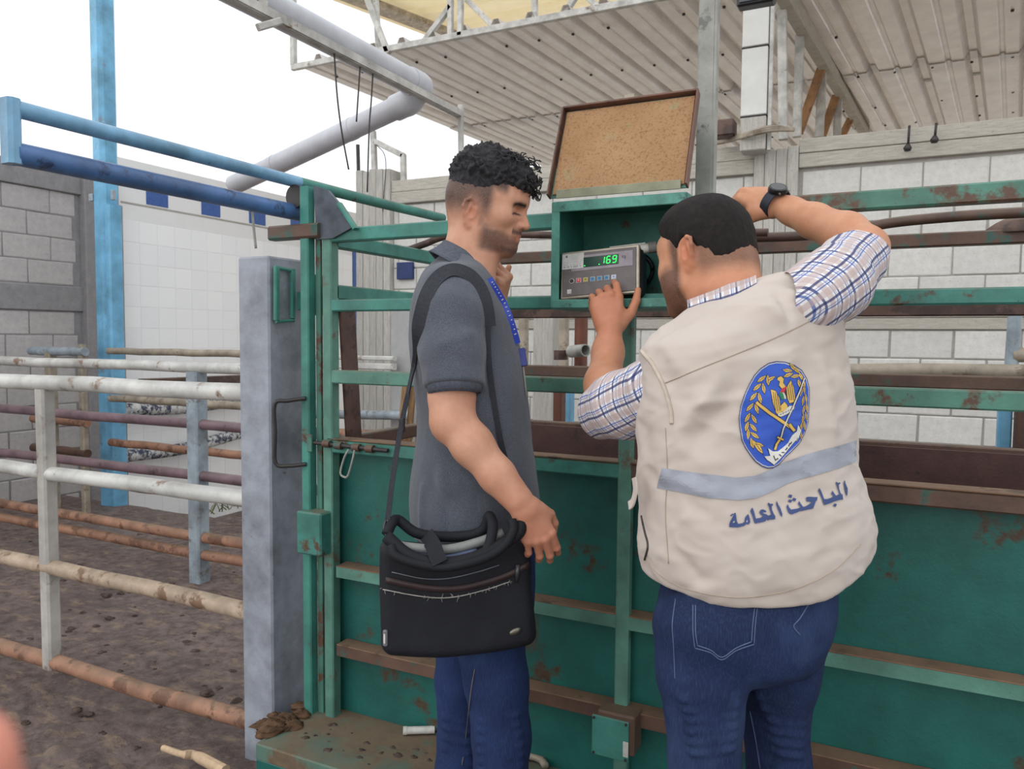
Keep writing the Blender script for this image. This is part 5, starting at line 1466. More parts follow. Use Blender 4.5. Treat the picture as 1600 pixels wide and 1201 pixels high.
mesh_obj('reflective_piping', *tube(zl3, .0011, 5), plain('grey_piping', (120, 124, 136), .4), ob, True)
p = stick(808, 893, BB, .004)
z_ = mesh_obj('zip_pull', *tube([p + A(0, 0, .016), p, p - A(.002, 0, .022)], [.0045, .006, .0035], 8), plain('gunmetal', (92, 92, 96), .35, .7), ob, True)
p = stick(805, 986, BB, .001)
ax2 = norm(bu * .9 + bv * .35); ay2 = np.cross(ax2, bn); aw = [world([x])[0] - ORG for x in (ax2, ay2, bn)]
v = [p + (aw[0] * math.cos(t) * .0135 + aw[1] * math.sin(t) * .007) * r_ + aw[2] * h_ for r_, h_ in ((1, 0), (.9, .002), (.35, .0032)) for t in np.linspace(0, 2 * math.pi, 20, False)]
f = [[j * 20 + i, j * 20 + (i + 1) % 20, (j + 1) * 20 + (i + 1) % 20, (j + 1) * 20 + i] for j in range(2) for i in range(20)] + [[40 + i for i in range(20)]]
mesh_obj('badge', v, f, plain('oval_metal_badge', (122, 118, 108), .3, .8), ob, True, label='small oval metal badge')
p = stick(603, 996, BB, .002)
mesh_obj('side_tag', *boxc(p, (.010, .008, .034), .003), plain('tag_grey', (120, 118, 122), .5), ob)
mesh_obj('side_tag_print', *boxc(p + A(.001, -.0045, 0), (.004, .001, .020), .0004), M['white_plastic'], ob)
# top flap, handles, grey lining seen in the open mouth
def Lp(px, py, d): return world([loc(px, py, d)])[0]
hd = [Lp(612, 852, 1.545), Lp(618, 868, 1.535), Lp(650, 880, 1.53), Lp(690, 886, 1.53), Lp(730, 880, 1.53), Lp(765, 868, 1.54), Lp(790, 850, 1.55), Lp(802, 828, 1.56), Lp(800, 812, 1.57)]
mesh_obj('front_handle', *tube(smooth_path(hd, 6), .0095, 10), M['nylon'], ob, True)
hd = [Lp(604, 835, 1.585), Lp(612, 818, 1.60), Lp(622, 812, 1.62), Lp(650, 832, 1.62), Lp(690, 838, 1.62), Lp(735, 836, 1.62), Lp(756, 826, 1.62), Lp(764, 806, 1.61), Lp(770, 822, 1.58), Lp(764, 852, 1.555), Lp(752, 872, 1.545)]
mesh_obj('rear_handle', *tube(smooth_path(hd, 6), .011, 10), M['nylon'], ob, True)
gl = [Lp(612, 850, 1.58), Lp(650, 856, 1.57), Lp(700, 858, 1.57), Lp(750, 846, 1.58), Lp(786, 832, 1.59)]
mesh_obj('lining_fold', *tube(smooth_path(gl, 6), .010, 10), plain('grey_lining', (132, 134, 132), .5), ob, True)
gl = [Lp(620, 862, 1.57), Lp(660, 870, 1.56), Lp(700, 872, 1.56), Lp(745, 862, 1.57)]
mesh_obj('lining_fold', *tube(smooth_path(gl, 6), .008, 10), plain('blue_grey_lining', (72, 84, 112), .6), ob, True)
fl_ = [Lp(604, 838, 1.56), Lp(640, 868, 1.545), Lp(690, 880, 1.54), Lp(750, 868, 1.545), Lp(806, 836, 1.57), Lp(815, 815, 1.58)]
mesh_obj('mouth_rim', *tube(smooth_path(fl_, 6), .013, 12), M['nylon'], ob, True)
tb = [Lp(668, 836, 1.60), Lp(676, 850, 1.555), Lp(682, 866, 1.535), Lp(688, 880, 1.525)]
mesh_obj('handle_wrap', *ribbon(smooth_path(tb, 5), bnw, .032, .004), M['nylon'], ob)
# strap
NYs = plain('black_webbing', (46, 49, 58), .8, 0, .2, 200)
st = []; sn = []
def onshirt(px, py, off=.003):
    p_ = stick(px, py, BV1, off)
    return p_
low = [Lp(606, 812, 1.60), Lp(612, 760, 1.62), Lp(620, 706, 1.65), Lp(630, 650, 1.68), Lp(640, 606, 1.71)]
upp = [onshirt(*q_) for q_ in ((650, 566), (654, 530), (660, 495), (668, 465), (680, 442), (695, 428), (712, 424), (732, 432), (748, 452), (757, 480), (761, 510))]
upp = [u for u in upp if u is not None]
cenw = world([loc(720, 520, 1.86)])[0]
pts = smooth_path(low + upp, 5)
nn = np.array([norm(A(*p_) - cenw) if i > 18 else -FW for i, p_ in enumerate(pts)])
ww = np.clip(np.array([.011 if i < 20 else .011 + .022 * sst(np.array(float(i)), 26, 34) for i in range(len(pts))]), .011, .033)
stp = mesh_obj('strap', *ribbon(pts, nn, ww, .0035), NYs, bag)
mesh_obj('strap_slider', *boxc(Lp(628, 664, 1.672), (.014, .008, .03), .003), M['black'], stp)
mesh_obj('swivel_hook', *tube(smooth_path([Lp(606, 842, 1.585), Lp(600, 826, 1.59), Lp(604, 812, 1.60), Lp(611, 824, 1.59), Lp(606, 842, 1.585)], 5), .0032, 8), plain('hook_metal', (70, 72, 80), .3, .8), stp, True)
# front end of the strap, from the chest to the far end of the bag
pf = [onshirt(*q_) for q_ in ((761, 510), (762, 560), (770, 620), (782, 690), (796, 745))]
pf = [u for u in pf if u is not None] + [Lp(808, 812, 1.62)]
mesh_obj('strap_front', *ribbon(smooth_path(pf, 5), -FW, .012, .003), NYs, stp)

lan = thing('lanyard', Lp(812, 560, 1.78), 'blue printed lanyard ribbon round the neck of the polo shirt man', 'lanyard')
mbl = plain('royal_blue_ribbon', (36, 66, 178), .45, 0, .1, 30)
lp = [onshirt(x, y, .004) for x, y in ((762, 436), (768, 446), (776, 459), (785, 475), (793, 494), (800, 515), (806, 537))]
lp = [u for u in lp if u is not None]
lpp = smooth_path(lp, 6)
rb = mesh_obj('ribbon', *ribbon(lpp, -FW * .8 + RT * .35, .015, .0012), mbl, lan)
pr_ = MB()
for i in range(4, len(lpp) - 4):
    if i % 2 == 0 and rng.random() < .9:
        t = norm(A(*lpp[i + 1]) - A(*lpp[i - 1])); n_ = norm(-FW * .8 + RT * .35); s_ = np.cross(t, n_)
        pr_.add(beam(A(*lpp[i]) + n_ * .0018 - s_ * .003, A(*lpp[i]) + n_ * .0018 + s_ * rng.uniform(-.001, .003), .002, .0004, n_, .0001))
if pr_.n: o = pr_.build('ribbon_print', M['white_plastic'], rb); o['kind'] = 'stuff'
pb_ = [onshirt(x, y, .006) for x, y in ((811, 545), (815, 572))]
if all(p_ is not None for p_ in pb_):
    mesh_obj('buckle', *beam(pb_[0], pb_[1], .016, .006, -FW, .002), plain('navy_buckle', (30, 48, 140), .35), lan)
pc_ = [onshirt(x, y, .004) for x, y in ((815, 574), (817, 590), (820, 620))]
if all(p_ is not None for p_ in pc_): mesh_obj('clip', *tube(pc_, .002, 6), M['galv'], lan, True)
# ---- second man: seen from behind, beige vest over a checked shirt, leaning to the display
man2 = thing('person', world([loc(1165, 1600, 1.46)])[0] * A(1, 1, 0), 'bearded man in beige work vest and checked shirt pressing the display keys', 'person')
D2 = 1.47
SK2 = skin_mat('tanned_skin', (206, 150, 118), (188, 130, 98), (44, 36, 34))
HC2, HR2, HS2 = A(.389, 1.56, .256), rot(math.radians(128), math.radians(10), math.radians(4)), .94
sk = Skin()
F = Field(loc(1020, 285, 1.6) + A(-.02, -.27, .01), loc(1220, 530, 1.6) + A(.03, .17, -.01), .0024)
hp2 = head(F, HC2, HR2, HS2, 1.12, 1.0, (-.004, -.010))
F.cone(hp2(.045, .038, -.055), .030, hp2(.055, -.038, -.055), .030, .03)
F.chain([(hp2(-.030, 0, -.030), .062), (loc(1128, 430, 1.54), .064), (loc(1138, 480, 1.51), .068)], .03)
F.cone(hp2(-.075, 0, -.045), .032, loc(1148, 462, 1.484), .048, .03)
F.cone(loc(1138, 480, 1.51), .062, loc(1145, 520, 1.51), .07, .03)
def hl2(V): return ((V - HC2) @ HR2) / HS2
def stub2(V):
    L = hl2(V); x, y, z = L.T; n = gnoise(V, 140, 5) * .004; ay = np.abs(y)
    nape = sstep(z + n, -.075, -.035) * sstep(-x, .02, .05)
    jline = -.014 - .22 * (x - .02)
    jawl = sstep(-(z + n) + jline, -.010, .020) * sstep(x, -.004, .018)
    side = sstep(x, .004, .016) * sstep(-x, -.046, -.022) * sstep(-z, -.06, -.03)
    mous = np.exp(-((z + .0535) / .008) ** 2) * sstep(x, .074, .088)
    neckb = sstep(-z, .085, .11) * sstep(-x, -.02, .02) * .25
    return np.clip(np.maximum.reduce([nape * .7, jawl * .85, side * .9, mous, neckb * sstep(z, -.15, -.1)]), 0, 1)
def red2(V):
    L = hl2(V); x, y, z = L.T; ay = np.abs(y)
    ear = np.exp(-(((x + .016) / .025) ** 2 + ((z + .010) / .038) ** 2)) * (ay > .066)
    return np.clip(ear * .55 + .25 * np.exp(-((z + .1) / .03) ** 2) * (x < 0), 0, 1)
def brow2(V):
    L = hl2(V); x, y, z = L.T; ay = np.abs(y)
    return np.exp(-((z - .0235 + .35 * np.maximum(ay - .036, 0)) / .0055) ** 2) * sstep(ay, .010, .015) * sstep(-ay, -.058, -.048) * (x > .04)
F.half(loc(1140, 520, 1.5), (0, 0, -1))
sk.add(F, 2, None, red=red2, stubble=stub2, brow=brow2)
# arm that presses the keys
eL, wL = loc(948, 648, 1.67), loc(953, 512, 1.835)
F = Field(A(.11, 1.52, -.12), A(.44, 2.00, .30), .0025)
F.chain([(loc(1075, 560, 1.46), .055), (eL, .046)], .02)
F.chain([(eL, .045), (loc(944, 600, 1.735), .0425), (loc(950, 550, 1.81), .0345)], .02)
F.cone(loc(950, 550, 1.81), .0345, wL, .0285, .02, '+', ((0, -.9, .4), .85))
fL = norm(loc(949, 462, 1.865) - wL)
tips, _f = hand(F, wL - fL * .006, fL, (.05, -.95, .30), [(.42, .42, .35), (.80, .95, .5), (.85, 1.0, .55), (.80, 1.0, .6)], (.02, .0, -.03, -.08),
     ((.022, .030, -.010), (.050, .056, -.014), (.082, .071, -.010), (.110, .078, -.008)), 1.0, 1)
sk.add(F, 1, None, red=lambda V: .30 * sstep(V[:, 2], .03, .12))
# raised arm with the watch, fist round the top rail
eR, wR = loc(1352, 388, 1.57), loc(1214, 318, 1.775)
F = Field(A(.50, 1.38, .11), A(.80, 1.95, .46), .0026)
F.chain([(loc(1295, 450, 1.47), .044), (loc(1322, 422, 1.525), .046), (eR, .042)], .02)
F.chain([(eR, .042), (loc(1322, 366, 1.62), .0435), (loc(1272, 345, 1.70), .036), (loc(1238, 330, 1.745), .029)], .02)
F.cone(loc(1238, 330, 1.745), .030, wR, .0275, .02, '+', ((.2, -.9, .4), .86))
fR = norm(loc(1180, 306, 1.80) - wR)
hand(F, wR - fR * .008, fR, (.12, -.86, .48), [(1.05, 1.5, .9), (1.1, 1.5, .9), (1.15, 1.5, .9), (1.2, 1.5, .9)], (0, 0, 0, 0), ((.024, .026, -.014), (.046, .040, -.030), (.066, .036, -.046), (.080, .026, -.056)), 1.0, -1)
sk.add(F, 1, None)
# the rest of the body
kneeL, kneeR = loc(1100, 1120, 1.40), loc(1212, 1120, 1.52)
ankL, ankR = A(kneeL[0] - .0, 1.42, GROUND(1.42) + .09), A(kneeR[0] + .02, 1.53, GROUND(1.53) + .09)
TW = .34
F = Field(A(.16, 1.2, -1.36), A(.74, 1.75, .20), .008)
F.loft(rows([(484, 1120, 1262, .08, TW), (527, 1072, 1298, .105, TW), (600, 1025, 1312, .125, TW), (700, 1020, 1315, .135, TW), (800, 1040, 1310, .13, TW), (900, 1060, 1275, .115, TW), (950, 1070, 1262, .105, TW)], D2), .02)
F.chain([(loc(1112, 955, 1.43), .066), (kneeL, .052), (ankL, .038)], .03).chain([(loc(1218, 955, 1.50), .066), (kneeR, .055), (ankR, .038)], .03)
F.cone(loc(1132, 440, 1.53), .042, loc(1146, 515, 1.51), .076, .02)
F.cone(loc(1100, 550, 1.47), .045, eL, .034, .02); F.cone(loc(1264, 488, 1.465), .046, eR, .032, .02)
sk.add(F, 1)
sk.build('body', SK2, man2)

# hair
mh2 = Mat('short_dark_hair', .7, 0, .25)
mh2.color(mh2.mix(mh2.ramp(mh2.noise(90, 4), .35, .7), (16, 12, 11), (33, 26, 24))); mh2.bump(mh2.noise(420, 3, .6, mh2.vec((1, 1, .35))), .6, .003)
F = Field(HC2 + A(-.14, -.14, -.10), HC2 + A(.14, .14, .16), .0026)
def he2(cc, r, k=.02, mode='+'): F.ell(hp2(*cc), A(*r) * HS2, HR2, k, mode)
he2((-.008, 0, .038), (.102, .0815, .097)); he2((-.036, 0, .012), (.074, .077, .084), .02); he2((.03, 0, .075), (.068, .070, .056), .02); he2((-.055, 0, -.02), (.054, .063, .056), .02)
F.half(hp2(.062, 0, .050), HR2 @ norm(A(.85, 0, -.6)), .008)
for y in (-1, 1): he2((.075, y * .075, -.03), (.054, .05, .085), .006, '-')
F.half(hp2(-.06, 0, -.048), HR2 @ norm(A(.25, 0, -1)), .022)
for y in (-1, 1): he2((-.012, y * .078, -.014), (.023, .03, .040), .006, '-')
for y in (-1, 1): he2((.006, y * .10, -.065), (.045, .05, .045), .006, '-')
def hair2(V, N):
    L = hl2(V)
    ang = np.arctan2(L[:, 1], L[:, 0] + .045); whorl = np.sin(ang * 34 + 9 * L[:, 2] * 10 + gnoise(V, 60, 9) * 2)
    return V + N * (whorl * .00015 + gnoise(V, 130, 6, 3) * .0008)[:, None]
sdf_obj('hair', F, mh2.m, man2, 4, hair2)

# vest
mv = Mat('beige_cotton', .9, 0, .15)
mv.color(mv.mix(mv.ramp(mv.noise(4, 4, .6), .35, .7), (203, 192, 184), (192, 180, 171)))
mv.bump(mv.noise(650, 3, .6), .15, .001); mv.b.inputs['Sheen Weight'].default_value = .1
VR = [(452, 1168, 1262, .050, TW), (464, 1138, 1290, .080, TW), (482, 1106, 1304, .098, TW), (505, 1070, 1314, .112, TW), (527, 1034, 1319, .122, TW), (548, 1007, 1323, .130, TW), (590, 1002, 1330, .138, TW), (640, 998, 1335, .145, TW), (690, 994, 1338, .150, TW), (745, 995, 1345, .158, TW), (795, 998, 1359, .166, TW), (845, 999, 1364, .170, TW), (880, 1004, 1356, .168, TW), (915, 1020, 1330, .160, TW), (950, 1040, 1300, .150, TW)]
F = Field(loc(975, 965, D2) + A(-.02, -.24, 0), loc(1385, 425, D2) + A(.02, .24, .02), .0042)
F.loft(rows(VR, D2), .015, n=2.25)
F.cone(loc(1066, 552, 1.46), .056, loc(1120, 520, 1.47), .07, .05); F.cone(loc(1275, 462, 1.43), .050, loc(1210, 468, 1.46), .05, .04)
# hem: lower at the middle of the back, rising to the sides
hz2 = F.ax[2][None, None, :]; hx = F.ax[0][:, None, None]
hc = loc(1152, 913, D2); e_ = (hx - hc[0]) / .24
hemz = hc[2] + np.where(e_ > 0, .070, .045) * np.abs(e_) ** 2.2
F.d = -smin(-F.d, -(hemz - hz2).astype(np.float32), .006)
def fold3(V, N):
    a = lambda px, py, d=1.32: loc(px, py, d)
    f = [(a(1120, 600), a(1040, 690), .014, .009), (a(1150, 610), a(1080, 700), .016, -.008), (a(1060, 640), a(1160, 620), .010, .008), (a(1010, 690), a(1120, 720), .014, .008),
         (a(1040, 720), a(1170, 700), .012, -.007), (a(1010, 740), a(1150, 780), .014, .006), (a(1060, 800), a(1140, 860), .018, .008), (a(1010, 830), a(1090, 900), .014, -.007),
         (a(1120, 760), a(1110, 860), .014, .005), (a(1190, 470, 1.36), a(1260, 520, 1.33), .014, .007), (a(1215, 450, 1.38), a(1240, 520, 1.34), .010, -.007), (a(1230, 445, 1.38), a(1300, 500, 1.36), .010, .007),
         (a(1290, 560, 1.36), a(1300, 690, 1.36), .016, .006), (a(1255, 560, 1.34), a(1262, 700, 1.34), .016, -.004), (a(1300, 780, 1.36), a(1345, 870, 1.38), .016, .007), (a(1270, 850, 1.34), a(1330, 890, 1.36), .014, -.006),
         (a(1180, 860), a(1260, 900), .016, .005), (a(1050, 560, 1.36), a(1110, 640, 1.33), .014, .006), (a(1150, 730), a(1230, 690), .014, -.005), (a(1160, 900), a(1080, 930), .012, .005)]
    V = folds(V, N, f)
    seam = []
    return V + N * (gnoise(V, 20, 12) * .0030 - np.abs(gnoise(V * np.array([1, 1, 1.7]), 24, 15, 3)) * .0068 + .0028 + gnoise(V, 55, 13, 2) * .0010)[:, None]
vest, VV, VQ = sdf_obj('vest', F, mv.m, man2, 2, fold3, label='beige vest with crest, grey stripe and blue lettering')
BV2 = bvh_of(VV, VQ)
mth = plain('beige_thread', (184, 168, 152), .9, 0, .1)
def vline(name, pts, r=.0016, off=.0006, mt=None, n=10):
    P = sline(pts, BV2, off, n)
    if len(P) > 2: return mesh_obj(name, *tube(P, r, 6), mt or mth, vest, True)
vline('yoke_seam', [(1040, 598), (1090, 577), (1150, 553), (1210, 528), (1262, 503), (1290, 488)], .0011)
vline('hem_seam', [(1008, 868), (1030, 897), (1080, 922), (1160, 933), (1240, 920), (1300, 892), (1345, 850)], .0009)
vline('side_seam', [(1040, 668), (1043, 740), (1040, 800), (1045, 880)], .0009)
M['piping'] = plain('beige_piping', (206, 192, 178), .9, 0, .1)
vline('armhole_piping', [(1003, 548), (1022, 572), (1038, 605), (1048, 640), (1050, 662)], .0042, .001, M['piping'])
vline('armhole_piping', [(1252, 432), (1276, 442), (1296, 462), (1310, 492)], .0040, .001, M['piping'])
# side pocket zip and loop
zp = vline('pocket_zip', [(1003, 806), (1008, 830), (1013, 852), (1008, 874)], .0022, .001, plain('dark_zip', (70, 62, 60), .5))
lt = [Lp(992, 746, 1.40), Lp(994, 765, 1.395), Lp(990, 784, 1.40), Lp(984, 790, 1.41)]
mesh_obj('side_strap', *ribbon(smooth_path(lt, 5), A(-.8, -.6, .1), .016, .003), mv.m, vest)
# prints: flat shapes laid on the back
from mathutils.geometry import tessellate_polygon
class Print:
    def __init__(s): s.v = []; s.f = []; s.m = []
    def poly(s, pts, mi, off, maxlen=9.0):
        P = [Vector((x, y, 0)) for x, y in pts]
        T = [tuple(t) for t in tessellate_polygon([P])]
        tri = [[P[i] for i in t] for t in T]
        out = []
        while tri:
            t = tri.pop(); L = [(t[i] - t[(i + 1) % 3]).length for i in range(3)]; k = L.index(max(L))
            if L[k] > maxlen:
                a, b, c_ = t[k], t[(k + 1) % 3], t[(k + 2) % 3]; m_ = (a + b) / 2; tri += [[a, m_, c_], [m_, b, c_]]
            else: out.append(t)
        ids = {}
        for t in out:
            q = []
            for p_ in t:
                key = (round(p_.x, 3), round(p_.y, 3))
                if key not in ids:
                    w_ = stick(p_.x, p_.y, BV2, off)
                    if w_ is None: ids[key] = None
                    else: ids[key] = len(s.v); s.v.append(w_)
                q.append(ids[key])
            if None not in q and len(set(q)) == 3: s.f.append(q); s.m.append(mi)
        return s
    def line(s, pts, w, mi, off, closed=False):
        n_ = len(pts)
        for i in range(n_ if closed else n_ - 1):
            a, b = np.array(pts[i], float), np.array(pts[(i + 1) % n_], float); d = b - a; L = np.hypot(*d)
            if L < 1e-6: continue
            d /= L; p_ = np.array([-d[1], d[0]]) * w / 2; a2, b2 = a - d * w * .2, b + d * w * .2
            s.poly([a2 + p_, b2 + p_, b2 - p_, a2 - p_], mi, off)
        return s
    def build(s, name, mats, parent, **k):
        f = []
        V = np.array(s.v)
        for q in s.f:
            n_ = np.cross(V[q[1]] - V[q[0]], V[q[2]] - V[q[0]]); f.append(q if n_ @ FW < 0 else q[::-1])
        return mesh_obj(name, V, f, mats, parent, False, midx=s.m, **k)
flat = lambda n_, c_, r_=.6: plain(n_, c_, r_, 0, .04, 40)
# grey reflective stripe
top = [(1035, 731), (1070, 736), (1110, 741), (1150, 746), (1180, 743), (1205, 733), (1225, 722), (1250, 713), (1280, 704), (1310, 696), (1337, 688)]
bot = [(1337, 721), (1310, 731), (1280, 740), (1250, 748), (1228, 756), (1205, 768), (1180, 778), (1155, 781), (1110, 778), (1065, 769), (1027, 762)]
Print().poly(top + bot, 0, .0016, 7).build('reflective_strip', [plain('reflective_grey', (160, 165, 178), .35, .1, .08, 12)], vest)
# crest
E = Print()
oval = [(1212, 564), (1225, 565), (1240, 570), (1252, 578), (1260, 591), (1264, 606), (1264, 625), (1263, 645), (1262, 660), (1256, 678), (1248, 693), (1236, 706), (1225, 716), (1216, 726), (1208, 731), (1199, 732), (1190, 729), (1180, 722), (1172, 712), (1164, 700), (1158, 686), (1155, 668), (1154, 652), (1157, 634), (1163, 616), (1170, 600), (1178, 586), (1188, 575), (1200, 567)]
ctr_ = np.mean(oval, 0)
def shrink(k): return [tuple(ctr_ + (np.array(p_) - ctr_) * k) for p_ in oval]
E.poly(oval, 1, .0018, 6); E.poly(shrink(.978), 2, .0021, 6); E.poly(shrink(.962), 0, .0024, 6)
def leaf(x, y, a, L, w):
    d = np.array([math.cos(a), math.sin(a)]); n_ = np.array([-d[1], d[0]]); c_ = np.array([x, y], float)
    sh = lambda k: [tuple(c_ - d * L * k), tuple(c_ - d * L * .3 * k + n_ * w * k), tuple(c_ + d * L * .3 * k + n_ * w * .9 * k), tuple(c_ + d * L * k), tuple(c_ + d * L * .3 * k - n_ * w * .9 * k), tuple(c_ - d * L * .3 * k - n_ * w * k)]
    E.poly(sh(1.22), 4, .0027); E.poly(sh(1.0), 3, .0030); E.line([c_ - d * L * .6, c_ + d * L * .6], .7, 4, .0033)
sL = [(1193, 590), (1186, 603), (1180, 618), (1175, 634), (1171, 650), (1170, 664), (1172, 676), (1178, 690), (1188, 702)]
for i in range(len(sL) - 1):
    (x0_, y0_), (x1_, y1_) = sL[i], sL[i + 1]; a = math.atan2(y0_ - y1_, x0_ - x1_)
    leaf(x0_ - 4, y0_ + 2, a + .45, 8.5, 2.6); leaf(x0_ + 6, y0_ + 4, a - .55, 8.5, 2.6)
leaf(1183, 698, math.atan2(-14, -10), 13, 3.2); leaf(1203, 592, math.atan2(-5, 9), 8, 2.6)
sR = [(1252, 612), (1255, 626), (1256, 640), (1255, 654), (1252, 668), (1247, 682)]
for x_, y_ in sR:
    leaf(x_ - 2.5, y_, 1.75, 8, 1.7); leaf(x_ + 2.8, y_ - 3, 1.45, 8, 1.7)
for x_, y_, a in ((1229, 579, .15), (1237, 574, .9), (1243, 579, .75), (1230, 586, -.35), (1241, 588, -.2), (1250, 589, 1.1), (1247, 600, 1.2), (1254, 600, 1.5)):
    leaf(x_, y_, a, 7.5, 2.5)
# eagle with shield
def both(pts, mi, off, grow=1.25):
    c_ = np.mean(pts, 0)
    q = []
    for p_ in pts:
        v_ = np.array(p_) - c_; q.append(tuple(c_ + v_ * (1 + grow / max(np.hypot(*v_), 3))))
    E.poly(q, 4, off - .0003); E.poly(pts, mi, off)
both([(1203, 609), (1210, 611), (1216, 622), (1218, 640), (1222, 645), (1214, 648), (1211, 644), (1206, 628)], 3, .0030)
both([(1234, 594), (1238, 605), (1241, 627), (1232, 630), (1229, 622), (1226, 608)], 3, .0030)
both([(1214, 590), (1219, 588), (1223, 592), (1222, 598), (1226, 604), (1221, 608), (1216, 602), (1217, 596), (1213, 593)], 3, .0031)
for k in range(3):
    E.line([(1206.5 + 3 * k, 613 + k), (1210 + 3.2 * k, 641)], .8, 4, .0033); E.line([(1229 + 3 * k, 603 - 2 * k), (1232.5 + 3 * k, 625)], .8, 4, .0033)
E.poly([(1217, 613), (1220, 607), (1227, 604), (1226, 611), (1222, 616)], 5, .0034)
E.poly([(1216, 613), (1221, 613), (1224, 622), (1220, 625), (1217, 620)], 6, .0035)
E.poly([(1221, 613), (1224, 614), (1227, 622), (1224, 624)], 2, .0035)
E.poly([(1224, 612), (1227, 606), (1228, 617), (1227, 623)], 4, .0035)
both([(1218, 634), (1224, 628), (1228, 633), (1230, 640), (1224, 643), (1219, 642)], 3, .0032)
both([(1214, 645), (1222, 643), (1232, 634), (1240, 634), (1238, 640), (1228, 647), (1218, 651), (1214, 649)], 2, .0033, 1.0)
for k in range(5): E.line([(1217 + 4 * k, 648 - 1.9 * k), (1219 + 4 * k, 646 - 1.9 * k)], .8, 4, .0036)
# swords
def stroke(pts, w, mi, off):
    E.line(pts, w + 2.2, 4, off - .0003); E.line(pts, w, mi, off)
stroke([(1181, 629), (1188, 635), (1200, 644), (1214, 654), (1226, 662), (1238, 670)], 4.4, 3, .0034)
stroke([(1255, 592), (1246, 614), (1238, 634), (1230, 652), (1222, 670), (1218, 684)], 1.9, 2, .0036)
stroke([(1213, 682), (1222, 686)], 2.6, 3, .0038); stroke([(1216, 686), (1211, 694), (1209, 703)], 3.4, 3, .0038)
stroke([(1232, 663), (1239, 672)], 4.6, 3, .0038)
# banner
both([(1245, 664), (1250, 672), (1246, 684), (1240, 690), (1234, 698), (1226, 708), (1217, 717), (1208, 726), (1203, 722), (1197, 718), (1193, 712), (1202, 712), (1198, 700), (1206, 706), (1214, 706), (1222, 700), (1230, 692), (1236, 680), (1240, 676), (1243, 674)], 2, .0034, 1.0)
for p_, q_ in (((1207, 712), (1210, 719)), ((1210, 719), (1214, 716)), ((1216, 711), (1219, 713)), ((1220, 708), (1224, 708)), ((1226, 704), (1229, 700)), ((1231, 698), (1233, 692)), ((1234, 694), (1236, 690))):
    E.line([p_, q_], 1.5, 4, .0037)
E.build('crest', [flat('crest_blue', (44, 86, 190)), flat('crest_edge_blue', (40, 52, 110)), flat('crest_white', (214, 212, 206)), flat('crest_gold', (222, 182, 92)), flat('crest_black', (38, 36, 44)), flat('crest_red', (190, 40, 58)), flat('crest_green', (40, 128, 84))], vest, label='blue oval crest with gold wreath, eagle and crossed swords')
# Arabic lettering, letter by letter as printed
W = Print()
zx = lambda x, y: (1120 + x / 7.2727, 740 + y / 7.27)
def wp(*pts): W.poly([zx(x, y) for x, y in pts], 0, .0020, 6)
wp((1443, 68), (1452, 110), (1476, 165), (1476, 215), (1466, 260), (1452, 215), (1432, 120), (1434, 92))
wp((1346, 88), (1366, 103), (1388, 97), (1396, 110), (1376, 128), (1380, 170), (1396, 215), (1410, 240), (1418, 225), (1426, 295), (1400, 292), (1330, 312), (1290, 330), (1215, 356), (1200, 330), (1180, 270), (1146, 195), (1145, 180), (1160, 158), (1180, 200), (1212, 290), (1245, 288), (1300, 270), (1318, 255), (1290, 230), (1304, 192), (1320, 215), (1345, 250), (1384, 235), (1370, 190), (1358, 140), (1343, 110))
wp((1330, 335), (1356, 345), (1340, 380), (1312, 365))
wp((1004, 275), (1020, 262), (1060, 262), (1110, 268), (1136, 264), (1132, 300), (1115, 318), (1100, 360), (1085, 395), (1030, 405), (970, 420), (935, 425), (900, 440), (850, 460), (822, 455), (800, 425), (784, 375), (800, 345), (818, 385), (840, 408), (880, 402), (925, 392), (945, 380), (915, 345), (928, 308), (950, 345), (975, 378), (1000, 372), (1040, 350), (1070, 325), (1050, 315), (1015, 318))
wp((818, 232), (852, 242), (838, 275), (804, 262)); wp((816, 290), (850, 300), (836, 330), (802, 316)); wp((866, 270), (898, 285), (882, 316), (846, 300))
wp((672, 305), (690, 345), (716, 390), (738, 455), (735, 492), (716, 470), (690, 410), (666, 345))
wp((580, 325), (600, 340), (628, 340), (632, 355), (615, 372), (622, 410), (645, 460), (660, 480), (655, 515), (600, 520), (570, 530), (562, 515), (545, 540), (430, 567), (418, 545), (402, 490), (376, 425), (385, 400), (400, 380), (418, 430), (440, 510), (490, 500), (520, 480), (490, 462), (478, 440), (492, 410), (520, 402), (552, 418), (560, 432), (540, 440), (518, 436), (524, 452), (560, 462), (580, 475), (612, 465), (600, 420), (586, 370), (572, 345))
wp((316, 500), (340, 470), (352, 455), (372, 510), (375, 555), (355, 578), (330, 570), (310, 590), (240, 608), (140, 604), (142, 570), (150, 540), (172, 500), (190, 465), (210, 440), (216, 480), (225, 540), (240, 568), (290, 560), (310, 545))
wp((150, 470), (178, 450), (186, 462), (158, 484)); wp((186, 455), (205, 440), (212, 455), (194, 472))
W.build('lettering', [flat('lettering_blue', (56, 74, 124))], vest, label='blue Arabic lettering')
N_ = Print()
for pts in (((205, 532), (196, 552), (178, 553), (186, 540)), ((340, 520), (345, 548), (328, 550))): N_.poly([zx(x, y) for x, y in pts], 0, .0027, 6)
N_.build('lettering_counters', [mv.m], vest)

